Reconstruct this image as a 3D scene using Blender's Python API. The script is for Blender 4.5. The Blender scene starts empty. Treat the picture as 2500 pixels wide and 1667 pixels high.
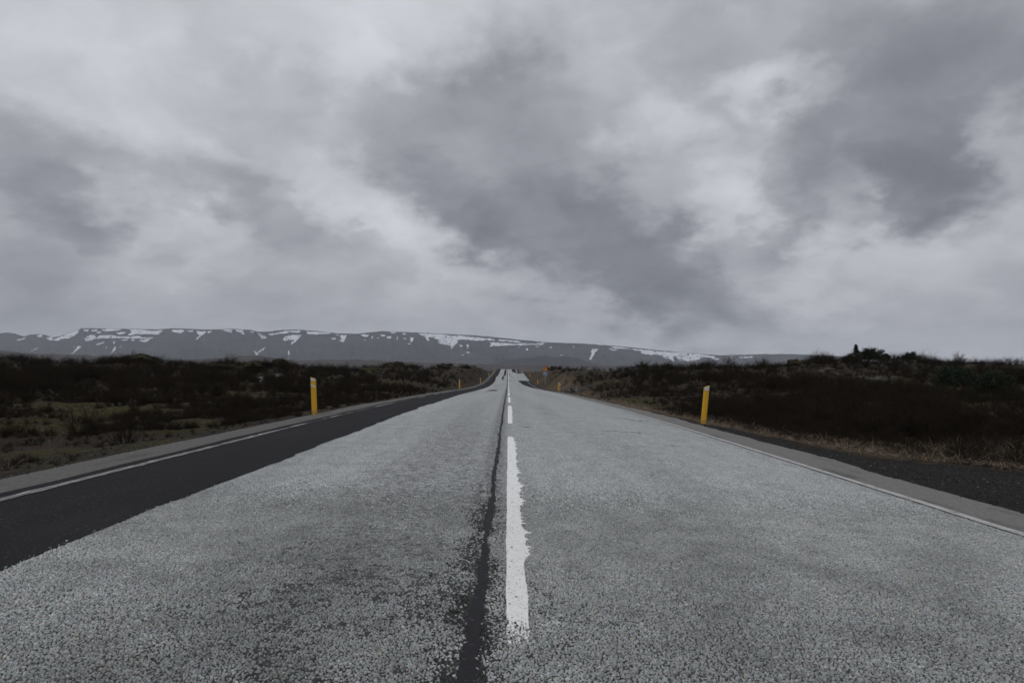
import bpy, bmesh, math, random
import numpy as np

# ------------------------------------------------------------------ camera, world, sun, exposure
sc = bpy.context.scene
col = sc.collection
F = 24.0 / 36.0 * 2500.0            # focal length in photo pixels
EYE = 1.10
PITCH = math.atan(73.5 / F)         # horizon lies below the picture's middle
YAW = -math.atan(9.0 / F)

cam_d = bpy.data.cameras.new("camera")
cam = bpy.data.objects.new("camera", cam_d)
col.objects.link(cam)
cam_d.sensor_fit = 'HORIZONTAL'
cam_d.sensor_width = 36.0
cam_d.lens = 24.0
cam_d.clip_start = 0.05
cam_d.clip_end = 40000
cam.location = (0, 0, EYE)
cam.rotation_euler = (math.radians(90) + PITCH, 0, YAW)
sc.camera = cam


def pdir(px, py):
    """photo pixel -> direction (x, y, z) with y = 1 (y runs down the road)"""
    px = np.asarray(px, float); py = np.asarray(py, float)
    cx = (px - 1250.0) / F; cy = (833.5 - py) / F
    ca, sa = math.cos(PITCH), math.sin(PITCH)
    x = cx; y = ca - sa * cy; z = sa + ca * cy
    cw, sw = math.cos(YAW), math.sin(YAW)
    x, y = cw * x - sw * y, sw * x + cw * y
    return x / y, z / y


vs = sc.view_settings
vs.view_transform = 'Standard'
vs.look = 'None'
vs.exposure = 0.0
vs.gamma = 1.0
sc.display_settings.display_device = 'sRGB'
sc.cycles.max_bounces = 6
sc.cycles.diffuse_bounces = 3
sc.cycles.volume_bounces = 1
sc.cycles.use_denoising = True

SUN_EL, SUN_ROT = math.radians(52), math.radians(205)

world = bpy.data.worlds.new("World")
sc.world = world
world.use_nodes = True
wn = world.node_tree
for n in list(wn.nodes):
    wn.nodes.remove(n)


def nd(t, type_, **kw):
    n = t.nodes.new(type_)
    for k, v in kw.items():
        setattr(n, k, v)
    return n


def math_n(t, op, a, b=None, c=None, clamp=False):
    n = nd(t, 'ShaderNodeMath', operation=op)
    n.use_clamp = clamp
    for i, v in enumerate((a, b, c)):
        if v is None:
            continue
        if isinstance(v, (int, float)):
            n.inputs[i].default_value = v
        else:
            t.links.new(v, n.inputs[i])
    return n.outputs[0]


def vmath(t, op, a, b=None, scale=None):
    n = nd(t, 'ShaderNodeVectorMath', operation=op)
    for i, v in enumerate((a, b)):
        if v is None:
            continue
        if isinstance(v, tuple):
            n.inputs[i].default_value = v
        else:
            t.links.new(v, n.inputs[i])
    if scale is not None:
        n.inputs['Scale'].default_value = scale
    return n.outputs['Value'] if op in ('LENGTH', 'DOT_PRODUCT') else n.outputs[0]


def noise(t, vec, scale, detail=4, rough=0.55, dist=0.0, dims='3D', out='Fac', lac=2.0):
    n = nd(t, 'ShaderNodeTexNoise', noise_dimensions=dims)
    n.inputs['Scale'].default_value = scale
    n.inputs['Detail'].default_value = detail
    n.inputs['Roughness'].default_value = rough
    n.inputs['Lacunarity'].default_value = lac
    n.inputs['Distortion'].default_value = dist
    if vec is not None:
        t.links.new(vec, n.inputs['Vector'])
    return n.outputs[out]


def maprange(t, v, a, b, c=0.0, d=1.0, smooth=True):
    n = nd(t, 'ShaderNodeMapRange')
    n.interpolation_type = 'SMOOTHSTEP' if smooth else 'LINEAR'
    n.clamp = True
    t.links.new(v, n.inputs['Value'])
    for k, x in zip(('From Min', 'From Max', 'To Min', 'To Max'), (a, b, c, d)):
        n.inputs[k].default_value = x
    return n.outputs['Result']


def mixc(t, f, a, b, blend='MIX'):
    n = nd(t, 'ShaderNodeMix', data_type='RGBA', blend_type=blend)
    for i, v in ((0, f), (6, a), (7, b)):
        if isinstance(v, (int, float)):
            n.inputs[i].default_value = v
        elif isinstance(v, tuple):
            n.inputs[i].default_value = v if len(v) == 4 else (*v, 1)
        else:
            t.links.new(v, n.inputs[i])
    return n.outputs[2]


# cloud banks of the overcast sky: photo px, py, radii (px), tilt (deg, clockwise), brightness
BANKS = [
    (1230, 420, 420, 300, 35, -.21), (1110, 500, 230, 85, 22, -.11), (1455, 615, 370, 135, 25, -.27),
    (1700, 715, 330, 120, 22, -.18), (1330, 250, 280, 150, 10, -.06), (2290, 225, 460, 320, -35, -.33), (2180, 470, 330, 130, -12, -.24),
    (90, 420, 380, 170, 15, -.17), (150, 545, 170, 80, 25, -.12), (40, 740, 280, 190, 0, -.15),
    (590, 270, 230, 150, 10, -.10), (560, 500, 170, 60, 35, -.09), (700, 550, 250, 75, 28, -.10),
    (1950, 40, 420, 130, 5, -.10), (1700, 340, 130, 110, 0, -.06), (1950, 340, 150, 130, -30, -.08),
    (1650, 90, 250, 110, 0, -.03), (1880, 590, 180, 60, 0, -.10), (700, 720, 420, 90, 8, -.06), (2470, 700, 140, 120, 0, -.06),
    (220, 110, 520, 220, 0, .08), (950, 40, 430, 140, 5, .13), (850, 455, 270, 105, 28, .08),
    (1050, 600, 230, 90, 28, .09), (1900, 200, 210, 65, 5, .08), (1790, 455, 110, 120, 10, .08),
    (2050, 510, 75, 150, 12, .13), (1560, 320, 130, 110, 0, .09), (2495, 330, 90, 120, 0, .10),
    (2150, 650, 460, 130, 0, .07), (470, 360, 150, 60, 20, .04), (430, 590, 240, 80, 25, .08), (1640, 260, 140, 60, 40, .06),
]


def build_sky():
    t = wn
    tc = nd(t, 'ShaderNodeTexCoord')
    d = tc.outputs['Generated']
    sep = nd(t, 'ShaderNodeSeparateXYZ')
    t.links.new(d, sep.inputs[0])
    az = math_n(t, 'ARCTAN2', sep.outputs[0], sep.outputs[1])
    zc = math_n(t, 'MAXIMUM', sep.outputs[2], -0.2)
    el = math_n(t, 'ARCSINE', zc)
    ang = nd(t, 'ShaderNodeCombineXYZ')
    t.links.new(az, ang.inputs[0]); t.links.new(el, ang.inputs[1])
    # the cloud deck as a curved layer overhead
    den = math_n(t, 'ADD', math_n(t, 'MAXIMUM', sep.outputs[2], 0.0), 0.45)
    deck = nd(t, 'ShaderNodeCombineXYZ')
    t.links.new(math_n(t, 'DIVIDE', sep.outputs[0], den), deck.inputs[0])
    t.links.new(math_n(t, 'DIVIDE', sep.outputs[1], den), deck.inputs[1])
    deckv = deck.outputs[0]
    w1 = noise(t, deckv, 4.2, 6, 0.56, 0.0, out='Color')
    warp = vmath(t, 'SCALE', vmath(t, 'SUBTRACT', w1, (.5, .5, .5)), scale=0.25)
    w2 = noise(t, deckv, 15.0, 4, 0.6, 0.0, out='Color')
    warp2 = vmath(t, 'SCALE', vmath(t, 'SUBTRACT', w2, (.5, .5, .5)), scale=0.05)
    p = vmath(t, 'ADD', vmath(t, 'ADD', ang.outputs[0], warp), warp2)
    acc = None
    for (px, py, rx, ry, rot, wgt) in BANKS:
        x, z = pdir(px, py)
        a0 = math.atan2(float(x), 1.0)
        e0 = math.atan2(float(z), math.hypot(float(x), 1.0))
        k = 1.0 / (1.0 + float(x) ** 2)
        k2 = 1.0 / math.sqrt(1.0 + float(x) ** 2)
        m = nd(t, 'ShaderNodeMapping', vector_type='TEXTURE')
        m.inputs['Location'].default_value = (a0, e0, 0)
        m.inputs['Rotation'].default_value = (0, 0, math.radians(-rot))
        m.inputs['Scale'].default_value = (rx / F * k * 1.15, ry / F * k2 * 1.15, 1e3)
        t.links.new(p, m.inputs['Vector'])
        g = nd(t, 'ShaderNodeTexGradient', gradient_type='SPHERICAL')
        t.links.new(m.outputs[0], g.inputs[0])
        s = math_n(t, 'SMOOTH_MIN', g.outputs['Fac'], 0.62, 0.35)
        acc = math_n(t, 'MULTIPLY_ADD', s, wgt * (1.05 if wgt < 0 else 1.9), acc if acc is not None else 0.0)
    big = noise(t, deckv, 1.15, 3, 0.5, 0.3)
    fine = noise(t, vmath(t, 'ADD', deckv, warp), 5.5, 7, 0.56, 0.15)
    v = math_n(t, 'ADD', acc, 0.732)
    v = math_n(t, 'SMOOTH_MAX', v, 0.49, 0.22)
    v = math_n(t, 'SMOOTH_MIN', v, 0.83, 0.16)
    v = math_n(t, 'MULTIPLY_ADD', math_n(t, 'SUBTRACT', big, 0.5), 0.10, v)
    v = math_n(t, 'MULTIPLY_ADD', math_n(t, 'SUBTRACT', fine, 0.5), 0.22, v)
    # a thin deck: a little darker near the horizon, a little brighter overhead
    v = math_n(t, 'ADD', v, maprange(t, sep.outputs[2], 0.0, 0.22, -0.06, 0.0))
    v = math_n(t, 'ADD', v, maprange(t, sep.outputs[2], 0.45, 1.0, 0.0, 0.10))
    v = math_n(t, 'MAXIMUM', v, 0.36)
    lin = math_n(t, 'POWER', v, 2.25)
    tint = mixc(t, maprange(t, v, .45, .8), (0.96, 0.993, 1.125), (0.978, 0.995, 1.068))
    cm = vmath(t, 'MULTIPLY', tint, lin)
    nl = nd(t, 'ShaderNodeTexSky', sky_type='NISHITA')
    nl.sun_disc = False
    nl.sun_elevation = SUN_EL
    nl.sun_rotation = SUN_ROT
    nl.air_density = 1.0
    nl.dust_density = 2.0
    skyc = vmath(t, 'SCALE', nl.outputs[0], scale=0.05)
    fin = mixc(t, 0.97, skyc, cm)
    bg = nd(t, 'ShaderNodeBackground')
    bg.inputs['Strength'].default_value = 1.0
    t.links.new(fin, bg.inputs['Color'])
    out = nd(t, 'ShaderNodeOutputWorld')
    t.links.new(bg.outputs[0], out.inputs[0])


build_sky()
world.cycles.sampling_method = 'MANUAL'
world.cycles.sample_map_resolution = 512

sun_d = bpy.data.lights.new("sun", 'SUN')
sun_d.energy = 1.0
sun_d.angle = math.radians(70)
sun_d.color = (1.0, 0.975, 0.95)
sun = bpy.data.objects.new("sun", sun_d)
col.objects.link(sun)
sun.rotation_euler = (math.radians(90) - SUN_EL, 0, math.radians(-25))

# ------------------------------------------------------------------ helpers
rng = np.random.default_rng(7)
random.seed(7)


class VNoise:
    def __init__(self, seed):
        self.t = np.random.default_rng(seed).random((256, 256))

    def at(self, x, y):
        xi = np.floor(x).astype(int); yi = np.floor(y).astype(int)
        fx = x - xi; fy = y - yi
        fx = fx * fx * (3 - 2 * fx); fy = fy * fy * (3 - 2 * fy)
        g = lambda a, b: self.t[a & 255, b & 255]
        a = g(xi, yi); b = g(xi + 1, yi); c = g(xi, yi + 1); e = g(xi + 1, yi + 1)
        return (a + (b - a) * fx) * (1 - fy) + (c + (e - c) * fx) * fy - 0.5

    def fbm(self, x, y, o=4, gain=0.5):
        x = np.asarray(x, float); y = np.asarray(y, float)
        s = 0; a = 1.0; f = 1.0
        for i in range(o):
            s = s + a * self.at(x * f + 17.3 * i, y * f - 9.1 * i)
            a *= gain; f *= 2.03
        return s


N1, N2, N3, N4 = VNoise(1), VNoise(2), VNoise(3), VNoise(4)


def sstep(a, b, x):
    t = np.clip((np.asarray(x, float) - a) / (b - a), 0, 1)
    return t * t * (3 - 2 * t)


def tag(o, label=None, cat=None, group=None, kind=None):
    if label: o["label"] = label
    if cat: o["category"] = cat
    if group: o["group"] = group
    if kind: o["kind"] = kind
    return o


def mesh_np(name, verts, loops, starts, totals=None, smooth=False):
    me = bpy.data.meshes.new(name)
    verts = np.asarray(verts, np.float32); loops = np.asarray(loops, np.int32); starts = np.asarray(starts, np.int32)
    me.vertices.add(len(verts)); me.vertices.foreach_set("co", verts.ravel())
    me.loops.add(len(loops)); me.loops.foreach_set("vertex_index", loops)
    me.polygons.add(len(starts)); me.polygons.foreach_set("loop_start", starts)
    me.update(calc_edges=True)
    if smooth:
        me.polygons.foreach_set("use_smooth", np.ones(len(starts), bool))
    return me


def mesh_faces(name, verts, faces, smooth=False):
    faces = np.asarray(faces, np.int32)
    k = faces.shape[1]
    return mesh_np(name, verts, faces.ravel(), np.arange(len(faces)) * k, smooth=smooth)


def vattr(me, name, vals):
    a = me.attributes.new(name, 'FLOAT', 'POINT')
    a.data.foreach_set("value", np.asarray(vals, np.float32))


def cattr(me, name, rgb):
    a = me.attributes.new(name, 'FLOAT_COLOR', 'POINT')
    c = np.ones((len(rgb), 4), np.float32); c[:, :3] = rgb
    a.data.foreach_set("color", c.ravel())


def obj(name, me, mat=None, parent=None):
    o = bpy.data.objects.new(name, me)
    if mat is not None:
        if not me.materials:
            me.materials.append(mat)
    col.objects.link(o)
    if parent is not None:
        o.parent = parent
    return o


def empty(name, loc=(0, 0, 0), rot=(0, 0, 0)):
    o = bpy.data.objects.new(name, None)
    o.empty_display_size = 0.2
    o.location = loc
    o.rotation_euler = rot
    col.objects.link(o)
    return o


def grid_faces(nu, nv):
    i = np.arange(nu - 1)[:, None]; j = np.arange(nv - 1)[None, :]
    a = (i * nv + j); f = np.stack([a, a + nv, a + nv + 1, a + 1], -1)
    return f.reshape(-1, 4)


def new_mat(name):
    m = bpy.data.materials.new(name)
    m.use_nodes = True
    t = m.node_tree
    for n in list(t.nodes):
        t.nodes.remove(n)
    b = nd(t, 'ShaderNodeBsdfPrincipled')
    o = nd(t, 'ShaderNodeOutputMaterial')
    t.links.new(b.outputs[0], o.inputs[0])
    return m, t, b


def setin(t, b, key, v):
    if isinstance(v, (int, float)):
        b.inputs[key].default_value = v
    elif isinstance(v, tuple):
        b.inputs[key].default_value = v if len(v) == 4 else (*v, 1)
    else:
        t.links.new(v, b.inputs[key])


def bump(t, b, h, strength=0.5, dist=0.01):
    n = nd(t, 'ShaderNodeBump')
    n.inputs['Strength'].default_value = strength
    n.inputs['Distance'].default_value = dist
    t.links.new(h, n.inputs['Height'])
    t.links.new(n.outputs[0], b.inputs['Normal'])


def objco(t):
    return nd(t, 'ShaderNodeTexCoord').outputs['Object']


def attr(t, name, out='Fac'):
    n = nd(t, 'ShaderNodeAttribute', attribute_name=name)
    return n.outputs[out]


def scaled(t, vec, s):
    return vmath(t, 'MULTIPLY', vec, s)


# ------------------------------------------------------------------ materials
def mat_road():
    m, t, b = new_mat("chip_seal")
    co = objco(t)
    sep = nd(t, 'ShaderNodeSeparateXYZ'); t.links.new(co, sep.inputs[0])
    vor = nd(t, 'ShaderNodeTexVoronoi', feature='F1'); vor.inputs['Scale'].default_value = 78
    t.links.new(co, vor.inputs['Vector'])
    gap = maprange(t, vor.outputs['Distance'], 0.42, 0.72)
    tone = nd(t, 'ShaderNodeSeparateColor'); t.links.new(vor.outputs['Color'], tone.inputs[0])
    stone = mixc(t, tone.outputs[0], (.336, .358, .350), (.556, .59, .577))
    stone = mixc(t, maprange(t, tone.outputs[1], .86, .97), stone, (.17, .155, .145))
    n1 = noise(t, co, 55, 3, .6)
    n_mid = noise(t, co, 2.2, 5, .62)
    track = noise(t, scaled(t, co, (0.9, 0.035, 0)), 1.0, 4, .55)
    cross = noise(t, scaled(t, co, (0.32, 1.7, 0)), 1.0, 6, .66, 0.4)
    # bitumen showing through: worn wheel tracks, broken spots, transverse smears
    wear = maprange(t, math_n(t, 'ADD', math_n(t, 'MULTIPLY', n_mid, .5), math_n(t, 'MULTIPLY', track, .75)), .52, .86)
    smear = maprange(t, cross, .63, .74)
    nearseam = maprange(t, math_n(t, 'ABSOLUTE', math_n(t, 'ADD', sep.outputs[0], .175)), .05, .23, 1.0, 0.0)
    leftpatch = math_n(t, 'MULTIPLY', maprange(t, math_n(t, 'ABSOLUTE', math_n(t, 'ADD', sep.outputs[0], .85)), .35, 1.0, 1.0, 0.0),
                       maprange(t, sep.outputs[1], 9, 24, 1.0, .2))
    leftpatch = math_n(t, 'MULTIPLY', leftpatch, maprange(t, noise(t, scaled(t, co, (10, 12, 0)), 1.0, 6, .78), .485, .575))
    seamn = math_n(t, 'MULTIPLY', nearseam, maprange(t, noise(t, scaled(t, co, (16, 9, 0)), 1.0, 6, .75), .40, .56))
    base = mixc(t, wear, stone, mixc(t, .45, stone, (.06, .06, .058)))
    dark = math_n(t, 'MAXIMUM', math_n(t, 'MULTIPLY', smear, .55), math_n(t, 'MAXIMUM', math_n(t, 'MULTIPLY', leftpatch, .80), math_n(t, 'MULTIPLY', seamn, .92)))
    base = mixc(t, dark, base, (.035, .034, .032))
    bind = mixc(t, n1, (.011, .011, .0105), (.030, .030, .029))
    # joints between the chips
    base = mixc(t, math_n(t, 'MULTIPLY', gap, .85), base, bind)
    bare = maprange(t, sep.outputs[1], 3.2, 5.1, .92, 0.0)
    base = mixc(t, bare, base, bind)
    # clusters of stones: grain that still reads further down the road
    g1 = noise(t, scaled(t, co, (38, 10, 0)), 1.0, 4, .75)
    g2 = noise(t, scaled(t, co, (7, 2.2, 0)), 1.0, 5, .7)
    gr = math_n(t, 'ADD', math_n(t, 'MULTIPLY', g1, .62), math_n(t, 'MULTIPLY', g2, .38))
    gf = maprange(t, gr, .34, .66, .55, 1.42, False)
    base = vmath(t, 'MULTIPLY', base, gf)
    setin(t, b, 'Base Color', base)
    setin(t, b, 'Roughness', 0.42)
    setin(t, b, 'Specular IOR Level', maprange(t, sep.outputs[1], 4.0, 9.0, .06, .42))
    h = math_n(t, 'SUBTRACT', 1.0, vor.outputs['Distance'])
    bump(t, b, h, 0.22, 0.005)
    return m


def mat_attr_color(name, rough=.7, spec=.3, bscale=None):
    m, t, b = new_mat(name)
    a = nd(t, 'ShaderNodeAttribute', attribute_name='tone')
    c = a.outputs['Color']
    if bscale:
        n = noise(t, objco(t), bscale, 3, .6)
        c = mixc(t, n, vmath(t, 'SCALE', c, scale=.7), vmath(t, 'SCALE', c, scale=1.25))
    setin(t, b, 'Base Color', c)
    setin(t, b, 'Roughness', rough)
    setin(t, b, 'Specular IOR Level', spec)
    return m


def mat_tar(name, c0, c1, rough=.5, scale=40):
    m, t, b = new_mat(name)
    co = objco(t)
    n = noise(t, co, scale, 4, .65)
    n2 = noise(t, scaled(t, co, (1.2, .25, 0)), 1.5, 4, .6)
    g1 = noise(t, scaled(t, co, (38, 12, 0)), 1.0, 4, .75)
    c = mixc(t, math_n(t, 'ADD', math_n(t, 'MULTIPLY', n, .4), math_n(t, 'MULTIPLY', maprange(t, g1, .32, .68, 0, 1, False), .6)), c0, c1)
    c = mixc(t, maprange(t, n2, .45, .75, 0, .6), c, tuple(x * 1.5 for x in c1))
    vor = nd(t, 'ShaderNodeTexVoronoi', feature='F1'); vor.inputs['Scale'].default_value = 95
    t.links.new(co, vor.inputs['Vector'])
    sc_ = nd(t, 'ShaderNodeSeparateColor'); t.links.new(vor.outputs['Color'], sc_.inputs[0])
    c = mixc(t, maprange(t, sc_.outputs[0], .965, .995, 0, .5), c, (.11, .11, .11))
    setin(t, b, 'Base Color', c)
    setin(t, b, 'Roughness', rough)
    setin(t, b, 'Specular IOR Level', .12)
    bump(t, b, n, .5, .006)
    return m


def mat_paint(name, worn, dim=1.0):
    m, t, b = new_mat(name)
    co = objco(t)
    n = noise(t, co, 60, 4, .7)
    n2 = noise(t, scaled(t, co, (22, 5.0, 0)), 1.0, 5, .75)
    s = math_n(t, 'ADD', math_n(t, 'MULTIPLY', n, .4), math_n(t, 'MULTIPLY', n2, .6))
    hole = maprange(t, s, .56 - worn * .12, .62 - worn * .08)
    c = mixc(t, noise(t, co, 12, 3, .6), tuple(x * dim for x in (.66, .66, .65)), tuple(x * dim for x in (.80, .80, .785)))
    c = mixc(t, hole, c, (.14, .14, .135))
    setin(t, b, 'Base Color', c)
    setin(t, b, 'Roughness', .7)
    setin(t, b, 'Specular IOR Level', .2)
    bump(t, b, n, .6, .008)
    return m


def mat_shoulder(k=1.0):
    m, t, b = new_mat("worn_shoulder_asphalt")
    co = objco(t)
    n = noise(t, co, 70, 4, .7)
    n2 = noise(t, scaled(t, co, (1.5, .4, 0)), 2.0, 5, .65)
    g1 = noise(t, scaled(t, co, (38, 12, 0)), 1.0, 4, .75)
    n = math_n(t, 'ADD', math_n(t, 'MULTIPLY', n, .35), math_n(t, 'MULTIPLY', maprange(t, g1, .32, .68, 0, 1, False), .65))
    c = mixc(t, n, (.06 * k, .059 * k, .055 * k), (.15 * k, .147 * k, .138 * k))
    c = mixc(t, maprange(t, n2, .5, .72, 0, .6), c, (.05, .049, .047))
    setin(t, b, 'Base Color', c)
    setin(t, b, 'Specular IOR Level', .15)
    setin(t, b, 'Roughness', .9)
    bump(t, b, n, .6, .008)
    return m


def mat_ground():
    m, t, b = new_mat("lava_heath")
    co = objco(t)
    n_s = maprange(t, noise(t, co, 7, 6, .78), .3, .7, 0, 1, False)
    n_m = noise(t, co, 1.3, 5, .62)
    n_l = noise(t, co, .22, 4, .6)
    heath = mixc(t, n_s, (.010, .0085, .006), (.040, .031, .021))
    heath = mixc(t, maprange(t, n_m, .5, .7), heath, mixc(t, n_s, (.030, .016, .011), (.06, .034, .022)))
    mossc = mixc(t, maprange(t, n_s, .3, .7), (.012, .011, .004), (.066, .058, .016))
    mossc = mixc(t, maprange(t, n_m, .45, .7), mossc, (.045, .034, .016))
    drygr = mixc(t, n_s, (.06, .042, .028), (.22, .165, .11))
    vor = nd(t, 'ShaderNodeTexVoronoi', feature='F1'); vor.inputs['Scale'].default_value = 38
    t.links.new(co, vor.inputs['Vector'])
    sc_ = nd(t, 'ShaderNodeSeparateColor'); t.links.new(vor.outputs['Color'], sc_.inputs[0])
    grav = mixc(t, sc_.outputs[0], (.008, .008, .008), (.032, .032, .031))
    lich = mixc(t, n_s, (.05, .05, .045), (.20, .20, .185))
    c = mixc(t, attr(t, 'moss'), heath, mossc)
    c = mixc(t, attr(t, 'lichen'), c, lich)
    c = mixc(t, attr(t, 'dry'), c, drygr)
    c = mixc(t, attr(t, 'gravel'), c, grav)
    c = mixc(t, attr(t, 'plain'), c, mixc(t, n_l, (.045, .04, .034), (.085, .075, .06)))
    setin(t, b, 'Base Color', c)
    setin(t, b, 'Roughness', .95)
    setin(t, b, 'Specular IOR Level', .12)
    hh = math_n(t, 'ADD', math_n(t, 'MULTIPLY', n_s, .35), n_m)
    bump(t, b, hh, .9, .14)
    return m


def mat_simple(name, c0, c1, scale=20, rough=.8, spec=.25, bd=None, c2=None):
    m, t, b = new_mat(name)
    co = objco(t)
    n = noise(t, co, scale, 5, .62)
    c = mixc(t, n, c0, c1)
    if c2:
        c = mixc(t, maprange(t, noise(t, co, scale * .35, 5, .65), .5, .62), c, c2)
    setin(t, b, 'Base Color', c)
    setin(t, b, 'Roughness', rough)
    setin(t, b, 'Specular IOR Level', spec)
    if bd:
        bump(t, b, n, .7, bd)
    return m


def mat_mountain(name, c0, c1, c2):
    m, t, b = new_mat(name)
    co = objco(t)
    n = noise(t, co, .004, 7, .62)
    strat = noise(t, scaled(t, co, (.0008, .0008, .03)), 1.0, 4, .6)
    gul = noise(t, scaled(t, co, (.011, .002, .0012)), 1.0, 5, .6)
    c = mixc(t, n, c0, c1)
    c = mixc(t, maprange(t, strat, .5, .68, 0, .6), c, c2)
    c = mixc(t, maprange(t, gul, .5, .7, 0, .5), c, c1)
    setin(t, b, 'Base Color', c)
    setin(t, b, 'Roughness', .95)
    setin(t, b, 'Specular IOR Level', .1)
    return m


M_ROAD = mat_road()
M_CHIP = mat_attr_color("road_chips", .75, .2)
M_PATCH = mat_tar("dark_asphalt_patch", (.008, .008, .0095), (.015, .015, .017), .9)
M_SEAL = mat_tar("bitumen_seam", (.013, .013, .015), (.023, .023, .026), .7, 25)
M_CRACK = mat_tar("crack_dark", (.008, .008, .008), (.02, .02, .02), .8)
M_PAINT = mat_paint("white_road_paint", 0.0)
M_PAINTW = mat_paint("worn_road_paint", 1.45, .58)
M_SHOULD = mat_shoulder()
M_GROUND = mat_ground()
M_GRAVEL = mat_attr_color("gravel_stones", .9, .1)
M_GRASS = mat_attr_color("dry_grass", .8, .15)
M_TWIG = mat_simple("dark_twigs", (.010, .0082, .006), (.029, .022, .015), 8, .9, .06)
M_TWIGP = mat_simple("pale_twigs", (.05, .04, .032), (.16, .13, .10), 6, .8, .15)
M_NEEDLE = mat_simple("evergreen_needles", (.008, .013, .008), (.022, .032, .017), 5, .8, .15)
M_BARK = mat_simple("bark", (.025, .02, .016), (.06, .05, .04), 15, .9, .1)
M_LAVA = mat_simple("lava_rock", (.016, .015, .014), (.05, .048, .045), 5, .92, .1, .05, (.15, .15, .14))
M_MOSSY = mat_simple("mossy_lava", (.012, .011, .008), (.034, .030, .018), 5, .95, .1, .05, (.055, .05, .02))
def mat_post():
    m, t, b = new_mat("yellow_plastic")
    co = objco(t)
    sep = nd(t, 'ShaderNodeSeparateXYZ'); t.links.new(co, sep.inputs[0])
    n = noise(t, co, 14, 5, .65)
    n2 = noise(t, scaled(t, co, (40, 40, 3)), 1.0, 4, .6)
    c = mixc(t, n, (.43, .235, .010), (.54, .305, .014))
    mud = math_n(t, 'ADD', math_n(t, 'MULTIPLY', n, .55), maprange(t, sep.outputs[2], .0, .38, .42, .0, False))
    c = mixc(t, maprange(t, mud, .42, .68, 0, .75), c, (.10, .075, .045))
    c = mixc(t, maprange(t, n2, .60, .75, 0, .45), c, (.22, .13, .03))
    setin(t, b, 'Base Color', c)
    setin(t, b, 'Roughness', .55)
    setin(t, b, 'Specular IOR Level', .3)
    return m


M_YEL = mat_post()
M_REFL = mat_simple("grey_reflector", (.36, .37, .40), (.44, .45, .48), 30, .4, .5)
M_BLACK = mat_simple("black_rubber", (.012, .012, .012), (.025, .024, .023), 30, .8, .2)
M_STEEL = mat_simple("galvanised_steel", (.20, .20, .21), (.30, .30, .31), 30, .5, .5)
M_SRED = mat_simple("sign_red", (.20, .025, .012), (.25, .03, .015), 10, .5, .3)
M_SYEL = mat_simple("sign_yellow", (.36, .17, .02), (.42, .2, .03), 10, .5, .3)
M_SBLUE = mat_simple("sign_blue", (.02, .085, .21), (.025, .10, .24), 10, .5, .3)
M_SWHITE = mat_simple("sign_white", (.58, .60, .62), (.66, .68, .70), 10, .5, .3)
M_SBLACK = mat_simple("sign_black", (.012, .012, .012), (.02, .02, .02), 10, .5, .3)
M_MOUNT = mat_mountain("mountain_rock", (.016, .017, .023), (.036, .036, .044), (.056, .053, .058))
M_HILL = mat_mountain("hill_scrub", (.030, .024, .022), (.050, .040, .034), (.036, .030, .030))
M_SNOW = mat_simple("old_snow", (.46, .48, .53), (.60, .62, .67), .02, .8, .2)

# ------------------------------------------------------------------ road shape
PRY = np.array([-400, -60, 0, 20, 45, 66, 90, 116, 140, 166, 190, 216, 235, 250, 265, 285, 320, 380, 460, 700, 10000.])
PRZ = np.array([0, 0, 0, -.03, -.34, -.70, -.98, -1.02, -.72, -.17, .42, 1.15, 1.72, 1.98, 1.95, 1.55, .2, -3.0, -7, -14, -14.])


def _smooth_profile():
    ys = np.arange(-400, 1200, 1.0)
    z = np.interp(ys, PRY, PRZ)
    k = np.hanning(31); k /= k.sum()
    zp = np.convolve(np.pad(z, 15, mode='edge'), k, mode='valid')
    return ys, zp


_PY, _PZ = _smooth_profile()
TILT = 0.0245


def prof(y):
    return np.interp(y, _PY, _PZ)


def road_z(x, y):
    return prof(y) - TILT * np.asarray(x, float) + 0.0


EL, ER = -4.68, 4.47      # paved edges


def edge_l(y):
    return EL + .10 * N2.fbm(np.asarray(y) * .35, 3.3, 4) - .02 * N2.fbm(np.asarray(y) * 3.0, 9.3, 2)


def edge_r(y):
    y = np.asarray(y)
    return ER + .13 * N2.fbm(y * .4, 23.3, 5) + .10 * N2.fbm(y * 1.9, 43.3, 3)


# ------------------------------------------------------------------ terrain
SKY_L = [(-200, 862), (0, 863), (42, 863), (90, 868), (195, 867), (255, 869), (336, 864), (361, 870), (408, 876), (459, 878), (510, 878),
         (553, 874), (587, 880), (655, 880), (700, 877), (731, 882), (765, 888), (850, 889), (893, 888), (930, 886), (966, 882.7),
         (1011, 888.6), (1043, 898), (1061, 890), (1082, 887), (1121, 888.6), (1156, 890), (1180, 898), (1197, 903)]
SKY_R = [(1268, 906), (1290, 905), (1319, 903), (1334, 893), (1367, 891.6), (1408, 891.6), (1483, 892.5), (1527, 889.5), (1554, 884),
         (1578, 881), (1629, 885), (1691, 883), (1715, 881), (1750, 884), (1780, 879), (1810, 884), (1855, 883), (1883, 881), (1899, 876),
         (1926, 872), (1972, 866), (1999, 864), (2032, 868), (2072, 868), (2110, 868), (2158, 872), (2221, 868), (2241, 871), (2314, 876),
         (2347, 871), (2397, 872), (2496, 876), (2700, 876)]
_s = np.array(SKY_L + [(1230, 906)] + SKY_R, float)
STX, STZ = pdir(_s[:, 0], _s[:, 1])
SMX = np.linspace(-1, 1, 401)
SMZ = np.convolve(np.pad(np.interp(SMX, STX, STZ), 12, mode='edge'), np.hanning(25) / np.hanning(25).sum(), mode='valid')
CR_TX = np.array([-1, -.75, -.5, -.3, -.18, -.10, -.055, -.03, .03, .05, .07, .15, .3, .45, .6, 1])
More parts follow.
